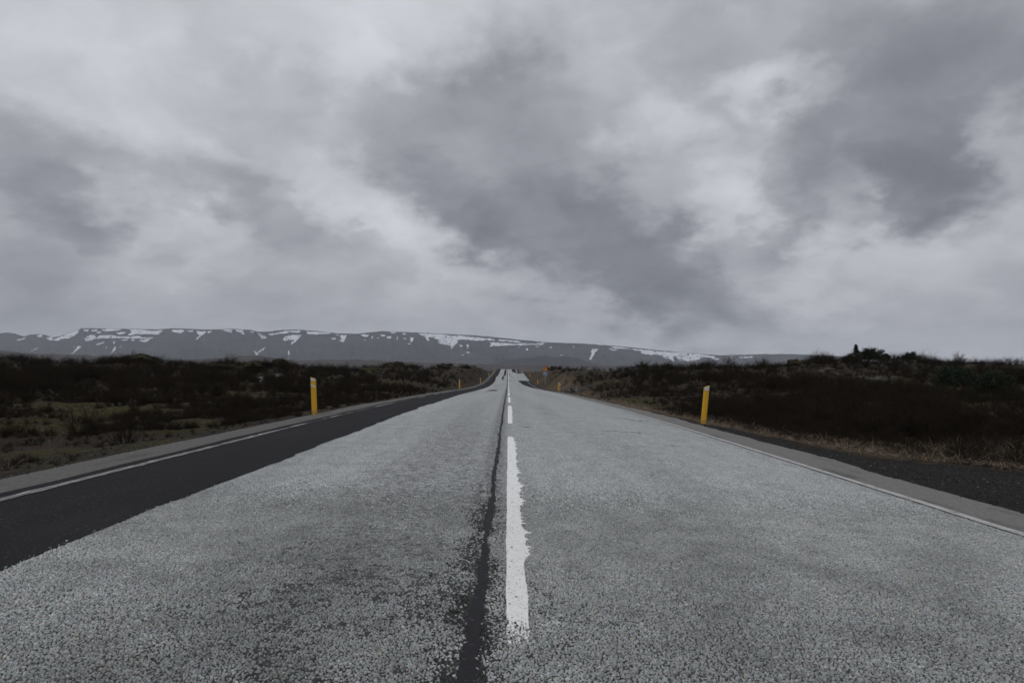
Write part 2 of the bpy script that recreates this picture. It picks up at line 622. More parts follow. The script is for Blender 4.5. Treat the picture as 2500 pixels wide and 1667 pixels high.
CR_Y = np.array([72, 72, 80, 88, 105, 135, 165, 205, 205, 150, 125, 98, 82, 74, 70, 70.])


def crest(tx):
    return np.interp(tx, CR_TX, CR_Y)


def apron_edge(y):
    """outer edge of the dark gravel by the right-hand paved edge"""
    return np.interp(y, [-50, 3, 7, 9.1, 10.2, 12.6, 16, 22, 40, 400], [9.5, 8.6, 7.6, 6.8, 5.6, 5.15, 4.85, 4.72, 4.68, 4.66])


def natural(x, y):
    x = np.asarray(x, float); y = np.asarray(y, float)
    tx = np.clip(x / np.maximum(y, 6.0), -.98, .98)
    Y = crest(tx)
    veg = np.interp(np.abs(tx), [0, .03, .06, .15, .5], [0.0, .22, .55, .88, .95])
    H0 = EYE + np.interp(tx, STX, STZ) * Y - veg
    H = EYE + np.interp(tx, SMX, SMZ) * Y - veg
    side = np.where(x < 0, -.30, -.38)
    base = side + np.interp(y, _PY, np.minimum(_PZ, 0)) * .8
    u = y / Y
    z = base + (H - base) * sstep(.28, 1.0, u) + (H0 - H) * sstep(.82, 1.0, u)
    far = np.maximum(u - 1, 0) * Y
    z = z - far * .03
    z = np.where(far > 0, np.maximum(z, -16 - 0 * z), z)
    d = np.hypot(x, np.minimum(y, 400))
    amp = np.interp(np.abs(x), [4, 7, 14, 40], [.02, .16, .40, .55]) * np.interp(d, [0, 20, 60, 200, 400], [.8, 1, 1, .9, .4])
    hum = N1.fbm(x / 7.5, y / 7.5, 3, .5) * 1.25
    hum2 = np.abs(N3.fbm(x / 2.6, y / 2.6, 3, .5)) * -1.1 + .2
    fine = N2.fbm(x / .62, y / .62, 3, .55) * .16
    z = z + amp * (hum + .75 * hum2 + fine)
    return z


def ground_z(x, y):
    x = np.asarray(x, float); y = np.asarray(y, float)
    rz = road_z(x, y)
    el, er = edge_l(y), edge_r(y)
    ap = apron_edge(y)
    nat = natural(x, y)
    dl = el - x                      # outside on the left when > 0
    dr = x - np.maximum(er, np.where(y < 40, ap, er))
    d = np.maximum(dl, dr)
    sh = rz - .03 - .06 * sstep(0, .6, d)
    w = sstep(.1, np.interp(y, [0, 30, 120], [3.2, 4.0, 3.4]), d)
    z = sh * (1 - w) + nat * w
    apron = (x > er) & (dr <= 0)
    z = np.where(apron, rz - .05 - .012 * (x - er) + .02 * N2.fbm(x * 3, y * 3, 2), z)
    inside = (x > el + .04) & (x < er - .04)
    return np.where(inside, rz - .14, z)


# mossy pads that can be picked out: x, y, rx, ry, strength
MOSS = [(-15.5, 22.5, 5.5, 4.5, 1), (-12, 18.5, 2.4, 1.1, .9), (-9.6, 19.2, 2.8, 1.3, 1), (-8.2, 17.0, 1.7, .8, .9), (-16, 46, 5, 3, .9), (-22, 60, 8, 4, .7),
        (-20, 38, 4, 3, .5), (-13, 55, 4, 4, .7), (6.6, 37, 1.8, 3.2, 1), (8.5, 33, 1.5, 1.5, .7), (9.5, 60, 3, 3, .8), (30, 66, 6, 3, .8), (14, 34, 2, 2, .5),
        (22, 31, 2.2, 1.5, .8), (17.6, 26, 1.5, 1.2, .9), (24, 26, 1.8, 1.4, .8), (33, 50, 6, 2.5, .5), (44, 62, 5, 3, .5), (36, 69, 4, 3, .8), (-8.0, 12.2, 2.2, 1.6, .7), (-6.3, 9.0, 1.4, 2.0, .7), (-6.6, 14, 1.4, 2.0, .6)]


def masks(x, y):
    x = np.asarray(x, float); y = np.asarray(y, float)
    el, er, ap = edge_l(y), edge_r(y), apron_edge(y)
    nz = N4.fbm(x / 1.7, y / 1.7, 4, .55)
    nz2 = N3.fbm(x / 5.0 + 40, y / 5.0, 4, .55)
    moss = sstep(.10, .45, nz2 + .5 * nz) * .7
    for (mx, my, rx, ry, st) in MOSS:
        r = np.sqrt(((x - mx) / rx) ** 2 + ((y - my) / ry) ** 2) + nz * .5
        moss = np.maximum(moss, st * (1 - sstep(.65, 1.05, r)))
    moss = np.clip(moss * (.35 + 1.5 * sstep(-.35, .25, nz + .5 * N2.fbm(x / .55, y / .4, 3))), 0, 1)
    dl, dr = el - x, x - ap
    lich = sstep(.30, .45, N1.fbm(x / .9, y / .9 + 30, 4, .6)) * sstep(.08, .3, N3.fbm(x / 9 + 7, y / 9, 3)) * (np.abs(x) > 9)
    widthr = np.interp(y, [0, 8, 14, 25, 45, 66, 130, 200], [4.0, 3.0, 1.5, 1.2, 1.8, 3.0, 5.0, 4.5])
    dry = sstep(-.15, .15, dr) * (1 - sstep(.6, 1.05, (dr + nz * .9) / widthr)) * (x > 0)
    widl = np.interp(y, [0, 30, 60, 120, 200], [.9, .5, .7, 2.2, 4.0])
    mat = (x > 0) * sstep(-.1, .25, dr) * (1 - sstep(13.2, 15.2, y + nz * 2.5)) * (1 - sstep(12, 15, x))
    dry = np.maximum(dry, mat)
    dry = np.maximum(dry, .07 * (x < 0) * sstep(.05, .3, dl) * (1 - sstep(.5, 1.1, (dl + nz * 1.2) / widl)))
    dry = np.clip(dry * (.7 + nz) * np.interp(y, [0, 40, 75, 200], [1, .85, .5, .4]) * (.5 + sstep(-.3, .3, nz2)), 0, 1)
    dry = np.maximum(dry, mat * (.62 + .5 * nz))
    gl = (1 - sstep(.12, .5, dl + nz * .35)) * (x < 0)
    gr = (1 - sstep(-.25, .15, dr + nz * .5)) * (x > 0)
    grav = np.clip(np.maximum(gl, gr), 0, 1)
    return moss, np.maximum(lich * .8, .08 * sstep(.0, .35, N1.fbm(x / .22, y / .22, 3)) * (x < -4.9) * (1 - sstep(12, 17, y))), dry, grav


def axis(lo_parts):
    out = [lo_parts[0][0]]
    for (a, b, f) in lo_parts:
        p = a
        while p < b - 1e-6:
            p = min(p + f(p), b)
            out.append(p)
    return np.array(out)


xp = axis([(0, 3.6, lambda p: .6), (3.6, 9, lambda p: .16), (9, 150, lambda p: max(.16, .014 * p)), (150, 12000, lambda p: .09 * p)])
GX = np.concatenate([-xp[::-1][:-1], xp])
GY = axis([(-60, 3, lambda p: 2.0), (3, 24, lambda p: .2), (24, 270, lambda p: .0105 * p), (270, 12000, lambda p: .07 * p)])
GXX, GYY = np.meshgrid(GX, GY, indexing='ij')
gz = ground_z(GXX, GYY)
gz = np.where(GYY > 420, np.minimum(gz, -14 + N1.fbm(GXX / 300, GYY / 300, 3) * 6), gz)
gz = np.where(np.abs(GXX) > 300, np.minimum(gz, -6), gz)
gm = mesh_faces("ground", np.stack([GXX, GYY, gz], -1).reshape(-1, 3), grid_faces(len(GX), len(GY)), smooth=True)
mo, li, dr_, gv_ = masks(GXX.ravel(), GYY.ravel())
vattr(gm, "moss", mo); vattr(gm, "lichen", li); vattr(gm, "dry", dr_); vattr(gm, "gravel", gv_)
vattr(gm, "plain", sstep(260, 600, np.hypot(GXX, GYY).ravel()))
ground = tag(obj("ground", gm, M_GROUND), "dark heath and moss ground of the lava field", kind="structure")

# ------------------------------------------------------------------ road
RY = axis([(-40, 2, lambda p: 2.0), (2, 60, lambda p: .25), (60, 330, lambda p: .5), (330, 420, lambda p: 3.0)])


def ribbon(name, ys, xl, xr, lift, mat, parent, n=2, thick=0.0, smooth=False):
    """a strip lying on the road between two edge lines"""
    ys = np.asarray(ys, float)
    xl = np.broadcast_to(xl, ys.shape); xr = np.broadcast_to(xr, ys.shape)
    t = np.linspace(0, 1, n)
    X = xl[:, None] + (xr - xl)[:, None] * t[None, :]
    Y = np.repeat(ys[:, None], n, 1)
    Z = road_z(X, Y) + lift
    if thick:
        X = np.concatenate([xl[:, None] - .02, X, xr[:, None] + .02], 1)
        Y = np.repeat(ys[:, None], n + 2, 1)
        Z = np.concatenate([Z[:, :1] - thick, Z, Z[:, -1:] - thick], 1)
    f = grid_faces(len(ys), X.shape[1])[:, ::-1]
    me = mesh_faces(name, np.stack([X, Y, Z], -1).reshape(-1, 3), f, smooth=smooth)
    return obj(name, me, mat, parent)


road = ribbon("road", RY, edge_l(RY), edge_r(RY), 0.0, M_ROAD, None, n=10, thick=.13)
tag(road, "straight pale grey chip sealed road running to the crest", kind="structure")

# pale worn shoulder strips outside the edge lines
ribbon("shoulder_strip", RY, edge_l(RY) + .012, -4.20 + .05 * N1.fbm(RY * .8, 1.1, 4), .004, M_SHOULD, road)
ys_ = RY[RY < 64]
ribbon("shoulder_strip", ys_, 3.84 + .02 * N1.fbm(ys_, 5.1, 2), edge_r(ys_) - .012, .004, mat_shoulder(1.45), road)


def jag(y, seed, a=.06):
    y = np.asarray(y, float)
    return a * (N1.fbm(y * .9, seed, 3) * 1.3 + N2.fbm(y * 3.1, seed + 5, 3) * .8) + a * .9 * np.sign(N3.at(y * .23, y * 0 + seed)) * .5


# long dark repair strip under the left edge line
inner = -2.70 + jag(RY, 3.7, .05) - .22 * sstep(140, 152, RY) * (1 - sstep(168, 172, RY)) + .1 * sstep(60, 110, RY)
ribbon("asphalt_patch", RY, -4.20 + .05 * N1.fbm(RY * .8, 1.1, 4) + .008, inner, .006, M_PATCH, road, n=4)
PATCH_INNER = lambda y: np.interp(y, RY, inner)

# dark repair along the right edge, further off
ys_ = np.arange(62, 141, .5)
ribbon("asphalt_patch", ys_, np.interp(ys_, [62, 70, 80, 96, 112, 125, 141], [4.35, 3.85, 3.45, 2.95, 2.45, 2.25, 1.9]) + jag(ys_, 9.2, .10), edge_r(ys_) - .03, .006, M_PATCH, road, n=3)
ys_ = np.arange(196, 262, .5)
ribbon("asphalt_patch", ys_, np.where(ys_ < 205, 2.4, np.where(ys_ < 212, 1.5, 1.15)) + jag(ys_, 2.2, .1), np.interp(ys_, [196, 206, 207, 262], [4.2, 4.2, 2.5, 2.6]), .006, M_PATCH, road, n=3)
ys_ = np.arange(208, 262, .5)
ribbon("asphalt_patch", ys_, 2.85 + jag(ys_, 6.2, .1), 4.3, .006, M_PATCH, road, n=3)
for (y0, y1, xa, xb, sd) in ((143, 172, -1.45, -1.0, 1.2), (174, 240, -1.25, -.6, 4.4), (57.5, 65, -1.75, -.95, 7.7), (51.5, 54, -1.75, -1.45, 8.3), (183, 190, .15, .6, 5.0)):
    ys_ = np.arange(y0, y1 + .01, .3 if y1 - y0 < 12 else .5)
    e = np.sin(np.linspace(0.12, math.pi - .12, len(ys_))) ** .35
    mid = (xa + xb) / 2; hw = (xb - xa) / 2 * e
    ribbon("asphalt_patch", ys_, mid - hw + jag(ys_, sd, .10), mid + hw + jag(ys_, sd + 3, .10), .006, M_PATCH, road, n=3)

# the sealed seam left of the centre line
ys_ = axis([(1.5, 14, lambda p: .03), (14, 60, lambda p: .12), (60, 262, lambda p: .6)])
w_ = np.interp(ys_, [0, 9, 14, 22, 40, 262], [.026, .024, .022, .022, .03, .045])
cx_ = -.146 + .018 * N1.fbm(ys_ * .7, 3, 3)
sealL = cx_ - w_ * (1 + .9 * N2.fbm(ys_ * 3.2, 1, 5, .7))
sealR = cx_ + w_ * (1 + .9 * N2.fbm(ys_ * 3.2, 11, 5, .7))
ribbon("bitumen_seam", ys_, sealL, sealR, .0045, M_SEAL, road, n=3)

# cracks: thin broken lines across the right lane and across the far road
def crack_mesh(pts, w, name="crack"):
    pts = np.asarray(pts, float)
    n = len(pts)
    tdir = np.gradient(pts, axis=0)
    nrm = np.stack([-tdir[:, 1], tdir[:, 0]], 1); nrm /= np.linalg.norm(nrm, axis=1)[:, None] + 1e-9
    ww = w * (.35 + rng.random(n)) * np.sin(np.linspace(.1, math.pi - .1, n))
    a = pts + nrm * ww[:, None]; c = pts - nrm * ww[:, None]
    v = np.concatenate([a, c]); z = road_z(v[:, 0], v[:, 1]) + .0035
    i = np.arange(n - 1)
    f = np.stack([i, i + 1, i + 1 + n, i + n], 1)
    me = mesh_faces(name, np.column_stack([v, z]), f)
    obj(name, me, M_CRACK, road)


def wig(x0, y0, x1, y1, n, a):
    t = np.linspace(0, 1, n)
    return np.column_stack([x0 + (x1 - x0) * t + a * rng.normal(size=n).cumsum() * .4, y0 + (y1 - y0) * t + a * rng.normal(size=n)])


for (x0, y0, x1, y1, n, a, w) in (
        (1.75, 13.7, 2.95, 13.1, 26, .05, .022), (3.0, 16.6, 3.55, 17.2, 16, .06, .02), (2.6, 18.4, 3.45, 16.5, 20, .06, .018),
        (3.0, 15.9, 3.8, 15.4, 14, .05, .014), (.85, 19.4, 1.2, 18.9, 12, .07, .03), (.25, 14.2, .5, 14.0, 10, .04, .03), (2.5, 11.0, 2.75, 10.9, 9, .03, .016),
        (1.9, 19.5, 2.6, 19.1, 14, .06, .02), (-1.1, 68.5, .15, 68.2, 14, .10, .30), (.1, 68.5, 1.9, 66, 14, .1, .07), (-2.4, 97, -.2, 96, 14, .2, .35), (-.1, 104, 2.4, 103, 14, .2, .25),
        (-1.2, 139, 3.0, 140, 18, .3, .35), (.1, 168, 3.2, 171, 16, .3, .45), (-2.2, 186, 0, 185, 12, .3, .4),
        (4.05, 6.9, 4.35, 6.6, 10, .02, .010), (4.1, 8.2, 4.4, 7.2, 12, .02, .010), (-4.45, 6.2, -4.4, 8.6, 16, .015, .010), (-4.4, 9.0, -4.35, 12, 16, .012, .009)):
    crack_mesh(wig(x0, y0, x1, y1, n, a), w)

# centre dashes, 9 m with 3 m gaps, each its own piece of paint with a ragged right side
DASHES = []
for k in range(21):
    y0, y1 = 2.86 + 12 * k, 11.78 + 12 * k
    step = .013 if k == 0 else (.05 if k == 1 else .4)
    ys_ = np.arange(y0 + (.22 if k == 0 else 0), y1, step)
    L = -.012 + .006 * N1.fbm(ys_ * 4, k + 1, 3)
    R = .093 + .008 * N1.fbm(ys_ * 4, k + 31, 3)
    if k < 2:
        drag = (N2.fbm(ys_ * 3.3, 6 + k, 5, .75) + .12)
        spk = rng.random(len(ys_)) ** 3; spk = np.convolve(spk, [.3, .4, .3], mode='same')
        R = R + (np.clip(drag, 0, .6) * .022 + spk * np.clip(drag + .3, 0, .6) * .15) * sstep(y0 + .9, y0 + 2, ys_) * (1 - sstep(y1 - .8, y1, ys_))
        if k == 0:
            R = R + .022 * np.exp(-((ys_ - 4.25) / .16) ** 2) * (.6 + .8 * rng.random(len(ys_)))
    ww = .03 * sstep(0, .35, np.minimum(ys_ - y0, y1 - ys_))
    L = L + .012 - ww * .4; R = R - .012 + ww * .4
    DASHES.append((ys_, L, R))
    dash = ribbon("centre_dash", ys_, L, R, .0055, M_PAINT, road, n=16 if k == 0 else 3)
    if k == 0:
        for i in range(16):          # ragged, thinning end of the paint
            for j in range(8):
                dash.data.vertices[j * 16 + i].co.y += (rng.uniform(-.13, .02) if j == 0 else 0) + .0


ys_ = axis([(1.5, 30, lambda p: .06), (30, 262, lambda p: .4)])
ribbon("edge_line", ys_, 3.745 + .008 * N1.fbm(ys_ * 3, 3, 3), 3.835 + .008 * N1.fbm(ys_ * 3, 8, 4), .008, mat_paint("right_edge_paint", .4, .52), road, n=3)
LN = N3.fbm(ys_ * .55, 61.0, 4)
Lw = np.clip(1.0 - 1.1 * sstep(.0, .22, LN) - .8 * sstep(15, 17, ys_) * (1 - sstep(20.5, 21.5, ys_)) * sstep(-.12, .1, N2.fbm(ys_ * .8, 3.3, 2)), .12, 1)
ribbon("edge_line", ys_, -3.985 - .044 * Lw + .02 * N1.fbm(ys_ * 5, 13, 4), -3.985 + .044 * Lw + .02 * N1.fbm(ys_ * 5, 18, 4), .011, M_PAINTW, road, n=3)


# ---- loose-looking stone chips of the road dressing (real stones near the viewer)
def chip_mesh(name, x, y, z, rad, hgt, tone, flat, foot_shade=1.0):
    n = len(x)
    k = 4 if flat else 5
    ang = np.linspace(0, 2 * np.pi, k, endpoint=False)[None, :] + rng.random((n, 1)) * 6.28 + rng.normal(size=(n, k)) * .22
    asp = .72 + .5 * rng.random((n, 1)); th = rng.random((n, 1)) * 6.28
    rr = rad[:, None] * (.82 + .36 * rng.random((n, k)))
    ex = np.cos(ang) * rr; ey = np.sin(ang) * rr * asp
    ox = ex * np.cos(th) - ey * np.sin(th); oy = ex * np.sin(th) + ey * np.cos(th)
    rings = [np.stack([x[:, None] + ox, y[:, None] + oy, np.repeat(z[:, None], k, 1)], -1)]
    if flat:
        tx_, ty_ = rng.normal(size=(n, 1)) * .35, rng.normal(size=(n, 1)) * .35
        top = hgt[:, None] * (1 + (ox * tx_ + oy * ty_) / rad[:, None] * .6)
        rings.append(np.stack([x[:, None] + ox * .62, y[:, None] + oy * .62, z[:, None] + top], -1))
        v = np.concatenate(rings, 1).reshape(-1, 3)
        b = (np.arange(n) * 2 * k)[:, None]
        i = np.arange(k); j = (i + 1) % k
        q = np.stack([i, j, j + k, i + k], 1).ravel()[None, :] + b
        c = (np.arange(k) + k)[None, :] + b
        loops = np.concatenate([q, c], 1).ravel()
        st1 = np.concatenate([np.arange(k) * 4, [k * 4]])
        starts = (np.arange(n)[:, None] * (k * 5) + st1[None, :]).ravel()
        vt = np.concatenate([np.repeat(tone[:, None, :] * foot_shade, k, 1), np.repeat(tone[:, None, :], k, 1) * (.9 + .2 * rng.random((n, k, 1)))], 1).reshape(-1, 3)
    else:
        apx = np.stack([x + rng.normal(size=n) * rad * .25, y + rng.normal(size=n) * rad * .25, z + hgt], -1)[:, None, :]
        v = np.concatenate([rings[0], apx], 1).reshape(-1, 3)
        b = (np.arange(n) * (k + 1))[:, None]
        i = np.arange(k); j = (i + 1) % k
        f = np.stack([i, j, np.full(k, k)], 1).ravel()[None, :] + b
        loops = f.ravel(); starts = np.arange(n * k) * 3
        vt = np.concatenate([np.repeat(tone[:, None, :] * foot_shade, k, 1), tone[:, None, :] * (1 + (1 - foot_shade) * .45)], 1).reshape(-1, 3)
    me = mesh_np(name, v, loops, starts)
    cattr(me, "tone", vt)
    return me


def road_chips(ya, yb, cell, flat):
    hw = lambda y: .79 * y + .35
    ys = np.arange(ya, yb, cell)
    X = []; Y = []
    for yy in ys:
        xs = np.arange(max(-hw(yy), -4.6), min(hw(yy), 4.4), cell)
        X.append(xs); Y.append(np.full(len(xs), yy))
    x = np.concatenate(X); y = np.concatenate(Y)
    x = x + rng.uniform(-.48, .48, len(x)) * cell; y = y + rng.uniform(-.48, .48, len(x)) * cell
    keep = np.ones(len(x), bool)
    keep &= ((x > PATCH_INNER(y) + .004) | ((x > PATCH_INNER(y) - .035) & (rng.random(len(x)) < .22))) & (x < 3.735)
    keep &= ~((x > np.interp(y, ys_seal, sealL_) + .004) & (x < np.interp(y, ys_seal, sealR_) - .004)) | (rng.random(len(x)) < .03)
    # ravelled spots where stones are lost
    rv = N3.fbm(x * 3.2, y * 2.6, 5, .62)
    zone = np.exp(-((x + .7) / .75) ** 2) * (.55 + .9 * sstep(-.3, .3, N1.fbm(x * .9, y * .8, 3)))
    seam = np.exp(-((x + .146) / .075) ** 2)
    hf = N2.fbm(x * 15, y * 17, 4, .72)
    lose = sstep(.10, .42, .12 * rv + .95 * hf + .20 * zone) * .80 * np.clip(zone + .15, 0, 1)
    lose = np.maximum(lose, np.clip(seam * 1.25, 0, 1) * sstep(-.30, .30, N2.fbm(x * 16, y * 12, 4)) * .80)
    lose = np.maximum(lose, .10 * sstep(.2, .5, N1.fbm(x * 2, y * 2, 4)))
    if yb > 6:
        lose = np.maximum(lose, sstep(4.3, yb, y) * .97)
    keep &= rng.random(len(x)) > lose
    x, y = x[keep], y[keep]
    n = len(x)
    g = np.clip(.318 + .056 * rng.normal(size=n), .12, .5)
    g *= (1 + .35 * N1.fbm(x * .9, y * .35, 3)) * (1 + .30 * N3.fbm(x * 5, y * 4, 4)) * np.interp(y, [3.2, 6.2], [1.0, 1.14])
    stain = np.clip(sstep(.10, .45, N3.fbm(x[:] * 3.2, y * 2.6, 5, .62) + .25 * np.exp(-((x + .8) / .75) ** 2)), 0, 1)
    stain = stain * np.exp(-((x + .8) / .9) ** 2)
    g = g * (1 - .15 * stain * rng.random(n)) * (1 - .16 * np.exp(-((x + .7) / .75) ** 2))
    wl = np.where(x < -.146, .15, .09)
    sm = np.exp(-((x + .146) / wl) ** 2) * sstep(-.2, .3, N2.fbm(x * 9, y * 4.5, 4) + .15)
    g = np.where(rng.random(n) < sm * .9, g * .14, g)
    tone = np.stack([g * .95, g * 1.0, g * .985], 1) * (1 + .03 * rng.normal(size=(n, 3)))
    warm = rng.random(n)
    tone[warm > .965] *= np.array([1.05, .93, .82])
    tone[warm < .05] *= .55
    # paint on the stones of the nearest dashes
    dy, L, R = DASHES[0]
    l = np.interp(y, dy, L); r = np.interp(y, dy, R)
    inp = (y > dy[0] - .25) & (rng.random(n) < .35 + .65 * sstep(dy[0] - .25, dy[0] + .05, y)) & (y < dy[-1]) & (x > l) & (x < r) & (rng.random(n) > .07 + .07 * sstep(5, 3.2, y) + .10 * (N2.fbm(x * 30, y * 8, 3) > .15) + .10 * (x > .075))
    pw = np.clip(.70 + .05 * rng.normal(size=n), .4, .75)
    tone[inp] = np.stack([pw, pw, pw * .985], 1)[inp]
    rad = cell * np.clip(.60 * np.exp(.26 * rng.normal(size=n)), .28, 1.05)
    hgt = (.0024 + .0036 * rng.random(n)) * np.clip(rad / (cell * .54), .7, 1.4)
    hgt = np.where(inp, hgt * .5 + .0045, hgt)
    z = road_z(x, y) - .0005
    # foot of each stone coloured darker: bitumen, plus painted shade between the stones
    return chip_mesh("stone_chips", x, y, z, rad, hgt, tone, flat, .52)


ys_seal = axis([(1.5, 14, lambda p: .03), (14, 60, lambda p: .12), (60, 262, lambda p: .6)])
sealL_, sealR_ = sealL, sealR
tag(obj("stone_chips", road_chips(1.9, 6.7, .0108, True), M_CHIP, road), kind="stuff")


# ------------------------------------------------------------------ gravel
def scatter(n, x0, x1, y0, y1):
    return rng.uniform(x0, x1, n), rng.uniform(y0, y1, n)


x, y = scatter(60000, 4.2, 9.5, 4.5, 24)
y = 4.5 + (y - 4.5) ** 1.0
_, _, dd, gg = masks(x, y)
k = (gg > .35 * rng.random(len(x)) + .25) & (x > edge_r(y) - .03) & (np.abs(x) < .80 * y + .6)
xr_, yr_ = x[k], y[k]
x, y = scatter(26000, -5.6, -4.5, 4.5, 40)
y = 4.5 + (y - 4.5) ** 1.35 / 35.5 ** .35
_, _, dd, gg = masks(x, y)
k = (gg > rng.random(len(x)) * .8 + .1) & (x < edge_l(y) + .03)
xl_, yl_ = x[k], y[k]
x, y = scatter(30000, -11, -4.8, 5.0, 17)
k = (np.abs(x) < .84 * y + .3) & (N1.fbm(x / .8, y / .8 + 30, 3) > rng.random(len(x)) * .6 - .15)
x = np.concatenate([xr_, xl_, x[k]]); y = np.concatenate([yr_, yl_, y[k]])
g = np.clip(.018 + .010 * rng.normal(size=len(x)) + .07 * (rng.random(len(x)) > .97), .01, .2)
g *= np.where(x < -5.3, .9, np.where(x < 0, 1.5, 1.0))
tone = np.stack([g, g * .985, g * .99], 1)
rad = .007 + .009 * rng.random(len(x)) ** 2 + .012 * (rng.random(len(x)) > .985)
zz = np.where((x > edge_l(y)) & (x < edge_r(y)), road_z(x, y) + .004, ground_z(x, y))
gm2 = chip_mesh("gravel", x, y, zz - .002, rad, rad * .9, tone, False)
tag(obj("gravel", gm2, M_GRAVEL), "dark loose gravel along the paved edges", "gravel", kind="stuff")


# ------------------------------------------------------------------ dry grass
def blades(x, y, z, length, width, lean, tone):
    n = len(x)
    a = rng.random(n) * 6.283
    d = np.stack([np.cos(a), np.sin(a)], 1)
    p = np.stack([-d[:, 1], d[:, 0]], 1)
    ts = np.array([0, .45, 1.0])
    V = []
    el = lean
    el2 = np.clip(lean - .5 * rng.random(n), .02, 1.5)
    h = np.stack([np.zeros(n), np.sin(el) * length * .45, np.sin(el) * length * .45 + np.sin(el2) * length * .55], 1)
    r = np.stack([np.zeros(n), np.cos(el) * length * .45, np.cos(el) * length * .45 + np.cos(el2) * length * .55], 1)
    side = rng.normal(size=n) * .15
    for i, t in enumerate(ts):
        c = np.stack([x + d[:, 0] * r[:, i] + p[:, 0] * side * length * t ** 2, y + d[:, 1] * r[:, i] + p[:, 1] * side * length * t ** 2, z + h[:, i]], 1)
        w = width * (1, .8, .15)[i] / 2
        o = np.stack([p[:, 0] * w, p[:, 1] * w, 0 * w], 1)
        V += [c - o, c + o]
    v = np.stack(V, 1).reshape(-1, 3)
    b = (np.arange(n) * 6)[:, None]
    f = (np.array([0, 1, 3, 2, 2, 3, 5, 4])[None, :] + b).reshape(-1, 4)
    me = mesh_faces("dry_grass", v, f)
    cattr(me, "tone", np.repeat(tone, 6, 0))
    return me


def drytone(n):
    g = np.clip(.155 + .055 * rng.normal(size=n), .04, .32)
    t = np.stack([g, g * .74, g * .50], 1)
    k = rng.random(n)
    t[k < .35] *= .45
    return t


def stand(n, x0, x1, y0, y1, power=1.0, left=False):
    x = rng.uniform(x0, x1, n); y = y0 + (y1 - y0) * rng.random(n) ** power
    m_, l_, d_, g_ = masks(x, y)
    k = (d_ > rng.random(n) * .75 + .06) & (g_ < .7)
    return x[k], y[k]


A = [stand(120000, 4.6, 14, 6, 20), stand(30000, 4.5, 9, 20, 70, 1.3), stand(26000, 4.5, 11, 70, 210), stand(26000, -7, -4.4, 5, 60, 1.5), stand(20000, -10, -4.4, 60, 210)]
x = np.concatenate([a[0] for a in A]); y = np.concatenate([a[1] for a in A])
n = len(x)
dist = np.hypot(x, y)
ln = np.interp(dist, [0, 30, 200], [.24, .28, .4]) * (.45 + .9 * rng.random(n))
wd = np.interp(dist, [0, 12, 40, 200], [.004, .006, .012, .04]) * (.7 + .6 * rng.random(n))
lean = np.clip(rng.normal(size=n) * .28 + .22, .03, 1.3)
lean = np.where(rng.random(n) < .025, rng.uniform(.5, 1.2, n), lean * .68)
z = ground_z(x, y) + rng.random(n) * np.interp(np.abs(x), [4.5, 6.5], [.02, .10]) - .01
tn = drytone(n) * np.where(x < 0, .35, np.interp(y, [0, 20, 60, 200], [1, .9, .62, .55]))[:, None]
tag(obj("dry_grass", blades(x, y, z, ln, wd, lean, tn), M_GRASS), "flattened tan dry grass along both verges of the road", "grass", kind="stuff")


# ------------------------------------------------------------------ twiggy plants
def tubes(segs, sides=3):
    """segs: list of (p0, p1, r0, r1)"""
    P0 = np.array([s[0] for s in segs]); P1 = np.array([s[1] for s in segs])
    R0 = np.array([s[2] for s in segs]); R1 = np.array([s[3] for s in segs])
    d = P1 - P0; d /= np.linalg.norm(d, axis=1)[:, None] + 1e-9
    up = np.where(np.abs(d[:, 2:3]) > .9, np.array([[1., 0, 0]]), np.array([[0, 0, 1.]]))
    a = np.cross(d, up); a /= np.linalg.norm(a, axis=1)[:, None] + 1e-9
    b = np.cross(d, a)
    V = []
    for P, R in ((P0, R0), (P1, R1)):
        for k in range(sides):
            t = 2 * math.pi * k / sides
            V.append(P + (a * math.cos(t) + b * math.sin(t)) * R[:, None])
    v = np.stack(V, 1).reshape(-1, 3)
    base = (np.arange(len(segs)) * 2 * sides)[:, None]
    f = []
    for k in range(sides):
        j = (k + 1) % sides
        f += [k, j, j + sides, k + sides]
    return v, (np.array(f)[None, :] + base).reshape(-1, 4)


def branchy(seed, height, spread, stems, depth, r0, kids=(2, 4), wob=.35, up=.35):
    r = random.Random(seed)
    segs = []

    def grow(p, d, length, rad, lv):
        n = 3 if lv < depth else 2
        for i in range(n):
            d2 = np.array([d[0] + r.gauss(0, wob) * .5, d[1] + r.gauss(0, wob) * .5, d[2] + r.gauss(0, wob) * .3 + up * .25])
            d2 /= np.linalg.norm(d2)
            q = p + d2 * length / n
            r1 = rad * (1 - .8 * (i + 1) / n / (1.0 if lv == depth else 1.7))
            segs.append((p, q, rad if i == 0 else rr, r1))
            rr = r1
            p, d = q, d2
            if lv < depth:
                for _ in range(r.randint(*kids)):
                    a = r.uniform(0, 6.283)
                    s = r.uniform(.5, 1.1)
                    dd = np.array([d[0] + math.cos(a) * s, d[1] + math.sin(a) * s, d[2] * .8 + r.uniform(-.1, .45)])
                    dd /= np.linalg.norm(dd)
                    grow(q, dd, length * r.uniform(.38, .62), max(r1 * .62, r0 * .12), lv + 1)

    for _ in range(stems):
        a = r.uniform(0, 6.283); s = r.uniform(.1, spread)
        d = np.array([math.cos(a) * s, math.sin(a) * s, 1.0]); d /= np.linalg.norm(d)
        p = np.array([math.cos(a) * r.uniform(0, .12) * height, math.sin(a) * r.uniform(0, .12) * height, -.05])
        grow(p, d, height * r.uniform(.6, 1.0), r0 * r.uniform(.7, 1.1), 0)
    return segs


def twig_mesh(name, segs, mat, sides=3):
    v, f = tubes(segs, sides)
    me = mesh_faces(name, v, f)
    me.materials.append(mat)
    return me


